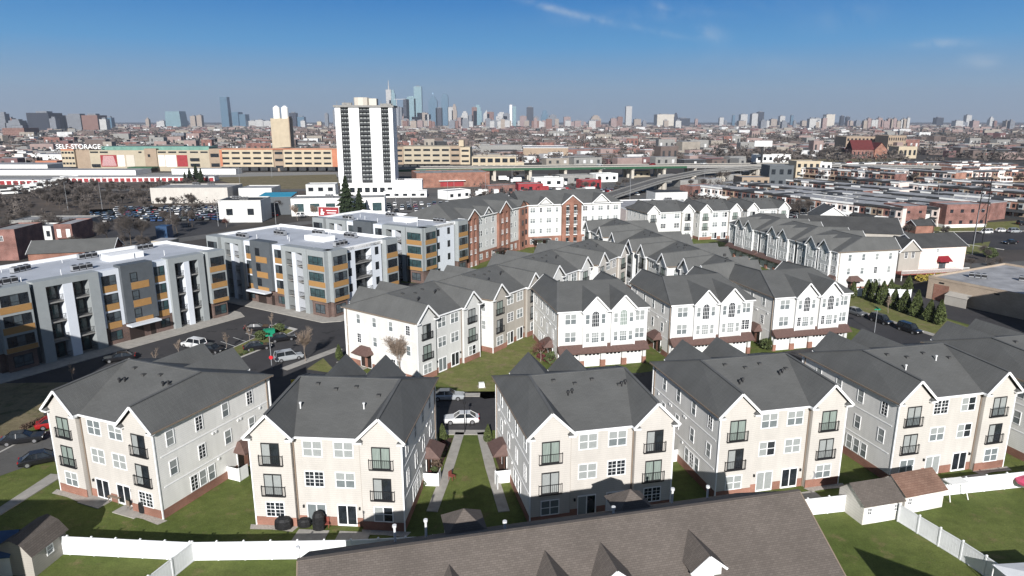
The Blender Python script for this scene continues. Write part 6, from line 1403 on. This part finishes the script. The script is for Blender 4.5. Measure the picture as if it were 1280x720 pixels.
for (px,w,top,mt,lb,kd,D) in ((48,26,141,'tower_dark','large dark glass office block at far left','box',2600),(66,8,148,'tower_grey','grey block attached right of the large dark office block','box',2600),(88,28,144,'tower_grey','wide grey glass office building at left','box',2700),(112,20,144,'tower_brown','dark red-brown office block at left','box',2700),(129,8,149,'tower_pale','small pale block right of the red-brown one','box',2600),(3,8,142,'tower_grey','grey tower cut by the left edge','box',2600),(16,18,149,'tower_grey','low grey block near the left edge','step',2600),(17,26,160,'tower_brown','brown brick block low at the left edge','box',1600),(136,7,147,'tower_blue','slim blue block left of centre-left','box',3200),(218,30,170,'beige_wall','long beige block beyond the storage building','box',1500),(236,9,169,'tower_dark','short dark block right of the long beige block','box',1500)):
    sky(px,w,top,mt,lb,D,kd)
q=random.Random(21)
for i in range(110):
    px=q.choice([q.uniform(500,720),q.uniform(500,860),q.uniform(0,1280),q.uniform(860,1280)]); y=q.uniform(3000,5600); sky(px,q.uniform(3,9),q.uniform(147,153) if q.random()<.5 else 151,q.choice(['tower_pale','tower_tan','tower_pink','tower_grey','tower_brown','tower_pale']),'low city block on the hazy horizon between the named towers',y,'box',group='low blocks on the horizon')
for i in range(14):
    px=1083+i*4+q.uniform(-1,1); sky(px,q.uniform(3,5),q.uniform(147,152),q.choice(['tower_tan','tower_pink','tower_tan','tower_pale']),'tan apartment block in the cluster at right on the horizon',3400,'box',group='tan cluster on the right horizon')
t=thing('crane','thin tower crane beside the downtown glass tower','crane',(XD(497,5200),5200,0)); MB().box(-2,2,-2,2,0,200).build('mast',['grey_metal'],t); MB().box(-20,60,-1.5,1.5,196,200).build('jib',['grey_metal'],t)

# ================================================================== haze, sky, sun, camera
HZ=MB().box(-7600,7600,-120,8600,-1,420)
m=bpy.data.materials.new('haze'); m.use_nodes=True; nt=m.node_tree
for n in list(nt.nodes):
    if n.type!='OUTPUT_MATERIAL': nt.nodes.remove(n)
out=[n for n in nt.nodes if n.type=='OUTPUT_MATERIAL'][0]; pv=nt.nodes.new('ShaderNodeVolumePrincipled'); pv.inputs['Color'].default_value=(.82,.88,1,1); pv.inputs['Density'].default_value=HAZE; pv.inputs['Anisotropy'].default_value=.2
nt.links.new(pv.outputs[0],out.inputs['Volume']); M['haze']=m
if HAZE>0: o=HZ.build('haze',['haze']); tag(o,'thin pale air haze over the whole city','haze',None,'stuff')
EL=25.0; AZ_=1.2
d=Vector((math.sin(R(AZ_))*math.cos(R(EL)),math.cos(R(AZ_))*math.cos(R(EL)),-math.sin(R(EL))))
sun=bpy.data.lights.new('sun','SUN'); sun.energy=5.0; sun.angle=R(.5); sun.color=(1,.975,.94); so=bpy.data.objects.new('sun',sun); COL.objects.link(so); so.rotation_euler=d.to_track_quat('-Z','Y').to_euler(); so.location=(0,-50,120)
w=bpy.data.worlds.new('World'); scene.world=w; w.use_nodes=True; nt=w.node_tree; N=nt.nodes; L=nt.links
bg=N['Background']; st=N.new('ShaderNodeTexSky'); st.sky_type='NISHITA'; st.sun_disc=False; st.sun_elevation=R(EL); st.sun_rotation=R(180+AZ_); st.altitude=100; st.air_density=SKY[0]; st.dust_density=SKY[1]; st.ozone_density=SKY[2]
# thin cirrus streaks mixed into the sky
tc=N.new('ShaderNodeTexCoord'); sp=N.new('ShaderNodeSeparateXYZ'); L.new(tc.outputs['Generated'],sp.inputs[0])
def mth(op,a,b=None,c=None):
    n=N.new('ShaderNodeMath'); n.operation=op
    for i,v in enumerate((a,b,c)):
        if v is None: continue
        if isinstance(v,(int,float)): n.inputs[i].default_value=v
        else: L.new(v,n.inputs[i])
    return n.outputs[0]
yy=mth('MAXIMUM',sp.outputs['Y'],.05); ca=mth('DIVIDE',sp.outputs['X'],yy); ce=mth('DIVIDE',sp.outputs['Z'],yy)
cb=N.new('ShaderNodeCombineXYZ'); L.new(ca,cb.inputs[0]); L.new(ce,cb.inputs[1])
nz=N.new('ShaderNodeTexNoise'); nz.inputs['Scale'].default_value=22; nz.inputs['Detail'].default_value=8; nz.inputs['Roughness'].default_value=.65; nz.inputs['Distortion'].default_value=1.0; L.new(cb.outputs[0],nz.inputs['Vector'])
nzm=N.new('ShaderNodeMapRange'); nzm.inputs[1].default_value=.36; nzm.inputs[2].default_value=.66; L.new(nz.outputs[0],nzm.inputs[0])
def ae(px,py):
    dx=(px-640)/CF; dy=(py-360)/CF; fy=math.cos(CP)-dy*math.sin(CP); fz=-math.sin(CP)-dy*math.cos(CP); return dx/fy,fz/fy
tot=None
for (pa,pb,w_,k) in (((640,-4),(725,20),.0045,.30),((700,14),(850,46),.0045,.24),((690,26),(980,6),.010,.10),((815,2),(835,12),.005,.22),((872,38),(905,48),.010,.30),((1130,54),(1215,53),.006,.32),((1205,76),(1250,78),.009,.30),((1010,30),(1105,14),.016,.10),((870,72),(1010,84),.012,.08)):
    (a0,e0),(a1,e1)=ae(*pa),ae(*pb); cx_,ce_=(a0+a1)/2,(e0+e1)/2; ln=math.hypot(a1-a0,e1-e0)/2; cs,sn=(a1-a0)/2/ln,(e1-e0)/2/ln
    du=mth('SUBTRACT',ca,cx_); dv=mth('SUBTRACT',ce,ce_)
    u_=mth('DIVIDE',mth('ADD',mth('MULTIPLY',du,cs),mth('MULTIPLY',dv,sn)),ln); v_=mth('DIVIDE',mth('SUBTRACT',mth('MULTIPLY',dv,cs),mth('MULTIPLY',du,sn)),w_)
    r2=mth('ADD',mth('MULTIPLY',u_,u_),mth('MULTIPLY',v_,v_)); g=mth('MULTIPLY',mth('EXPONENT',mth('MULTIPLY',r2,-1.0)),k); tot=g if tot is None else mth('ADD',tot,g)
fac=mth('MULTIPLY',tot,nzm.outputs[0])
mx=N.new('ShaderNodeMix'); mx.data_type='RGBA'; L.new(fac,mx.inputs['Factor']); mx.inputs['B'].default_value=(.72/(SKYS*2**EXPO),.76/(SKYS*2**EXPO),.80/(SKYS*2**EXPO),1)
er=N.new('ShaderNodeValToRGB'); L.new(sp.outputs['Z'],er.inputs[0]); cr=er.color_ramp; E_=1/(SKYS*2**EXPO*1.0)
while len(cr.elements)<5: cr.elements.new(.5)
for el,(p_,c_) in zip(cr.elements,((0,(.30,.37,.47)),(.045,(.235,.395,.57)),(.10,(.085,.33,.65)),(.165,(.02,.205,.56)),(.40,(.02,.12,.40)))): el.position=p_; el.color=(c_[0],c_[1],c_[2],1)
sc_=N.new('ShaderNodeVectorMath'); sc_.operation='SCALE'; sc_.inputs['Scale'].default_value=E_; L.new(er.outputs[0],sc_.inputs[0])
mr=N.new('ShaderNodeMapRange'); mr.inputs[1].default_value=.22; mr.inputs[2].default_value=.5; L.new(sp.outputs['Z'],mr.inputs[0])
ym=N.new('ShaderNodeMapRange'); ym.inputs[1].default_value=.3; ym.inputs[2].default_value=-.2; L.new(sp.outputs['Y'],ym.inputs[0])
mm=N.new('ShaderNodeMath'); mm.operation='MAXIMUM'; L.new(mr.outputs[0],mm.inputs[0]); L.new(ym.outputs[0],mm.inputs[1])
m2=N.new('ShaderNodeMix'); m2.data_type='RGBA'; L.new(mm.outputs[0],m2.inputs['Factor']); L.new(sc_.outputs[0],m2.inputs['A']); L.new(st.outputs[0],m2.inputs['B']); L.new(m2.outputs['Result'],mx.inputs['A'])
L.new(mx.outputs['Result'],bg.inputs['Color']); bg.inputs['Strength'].default_value=SKYS
cam=bpy.data.cameras.new('camera'); co=bpy.data.objects.new('camera',cam); COL.objects.link(co); scene.camera=co
cam.sensor_width=36; cam.lens=CF/1280*36; cam.clip_start=.5; cam.clip_end=60000
co.location=(0,0,CH); co.rotation_euler=(math.pi/2-CP,0,0)
scene.view_settings.view_transform='Standard'; scene.view_settings.look='None'; scene.view_settings.exposure=EXPO; scene.view_settings.gamma=1; scene.view_settings.use_curve_mapping=False
scene.cycles.max_bounces=5; scene.cycles.diffuse_bounces=2; scene.cycles.glossy_bounces=2; scene.cycles.volume_bounces=0; scene.cycles.transmission_bounces=2
scene.cycles.use_denoising=True
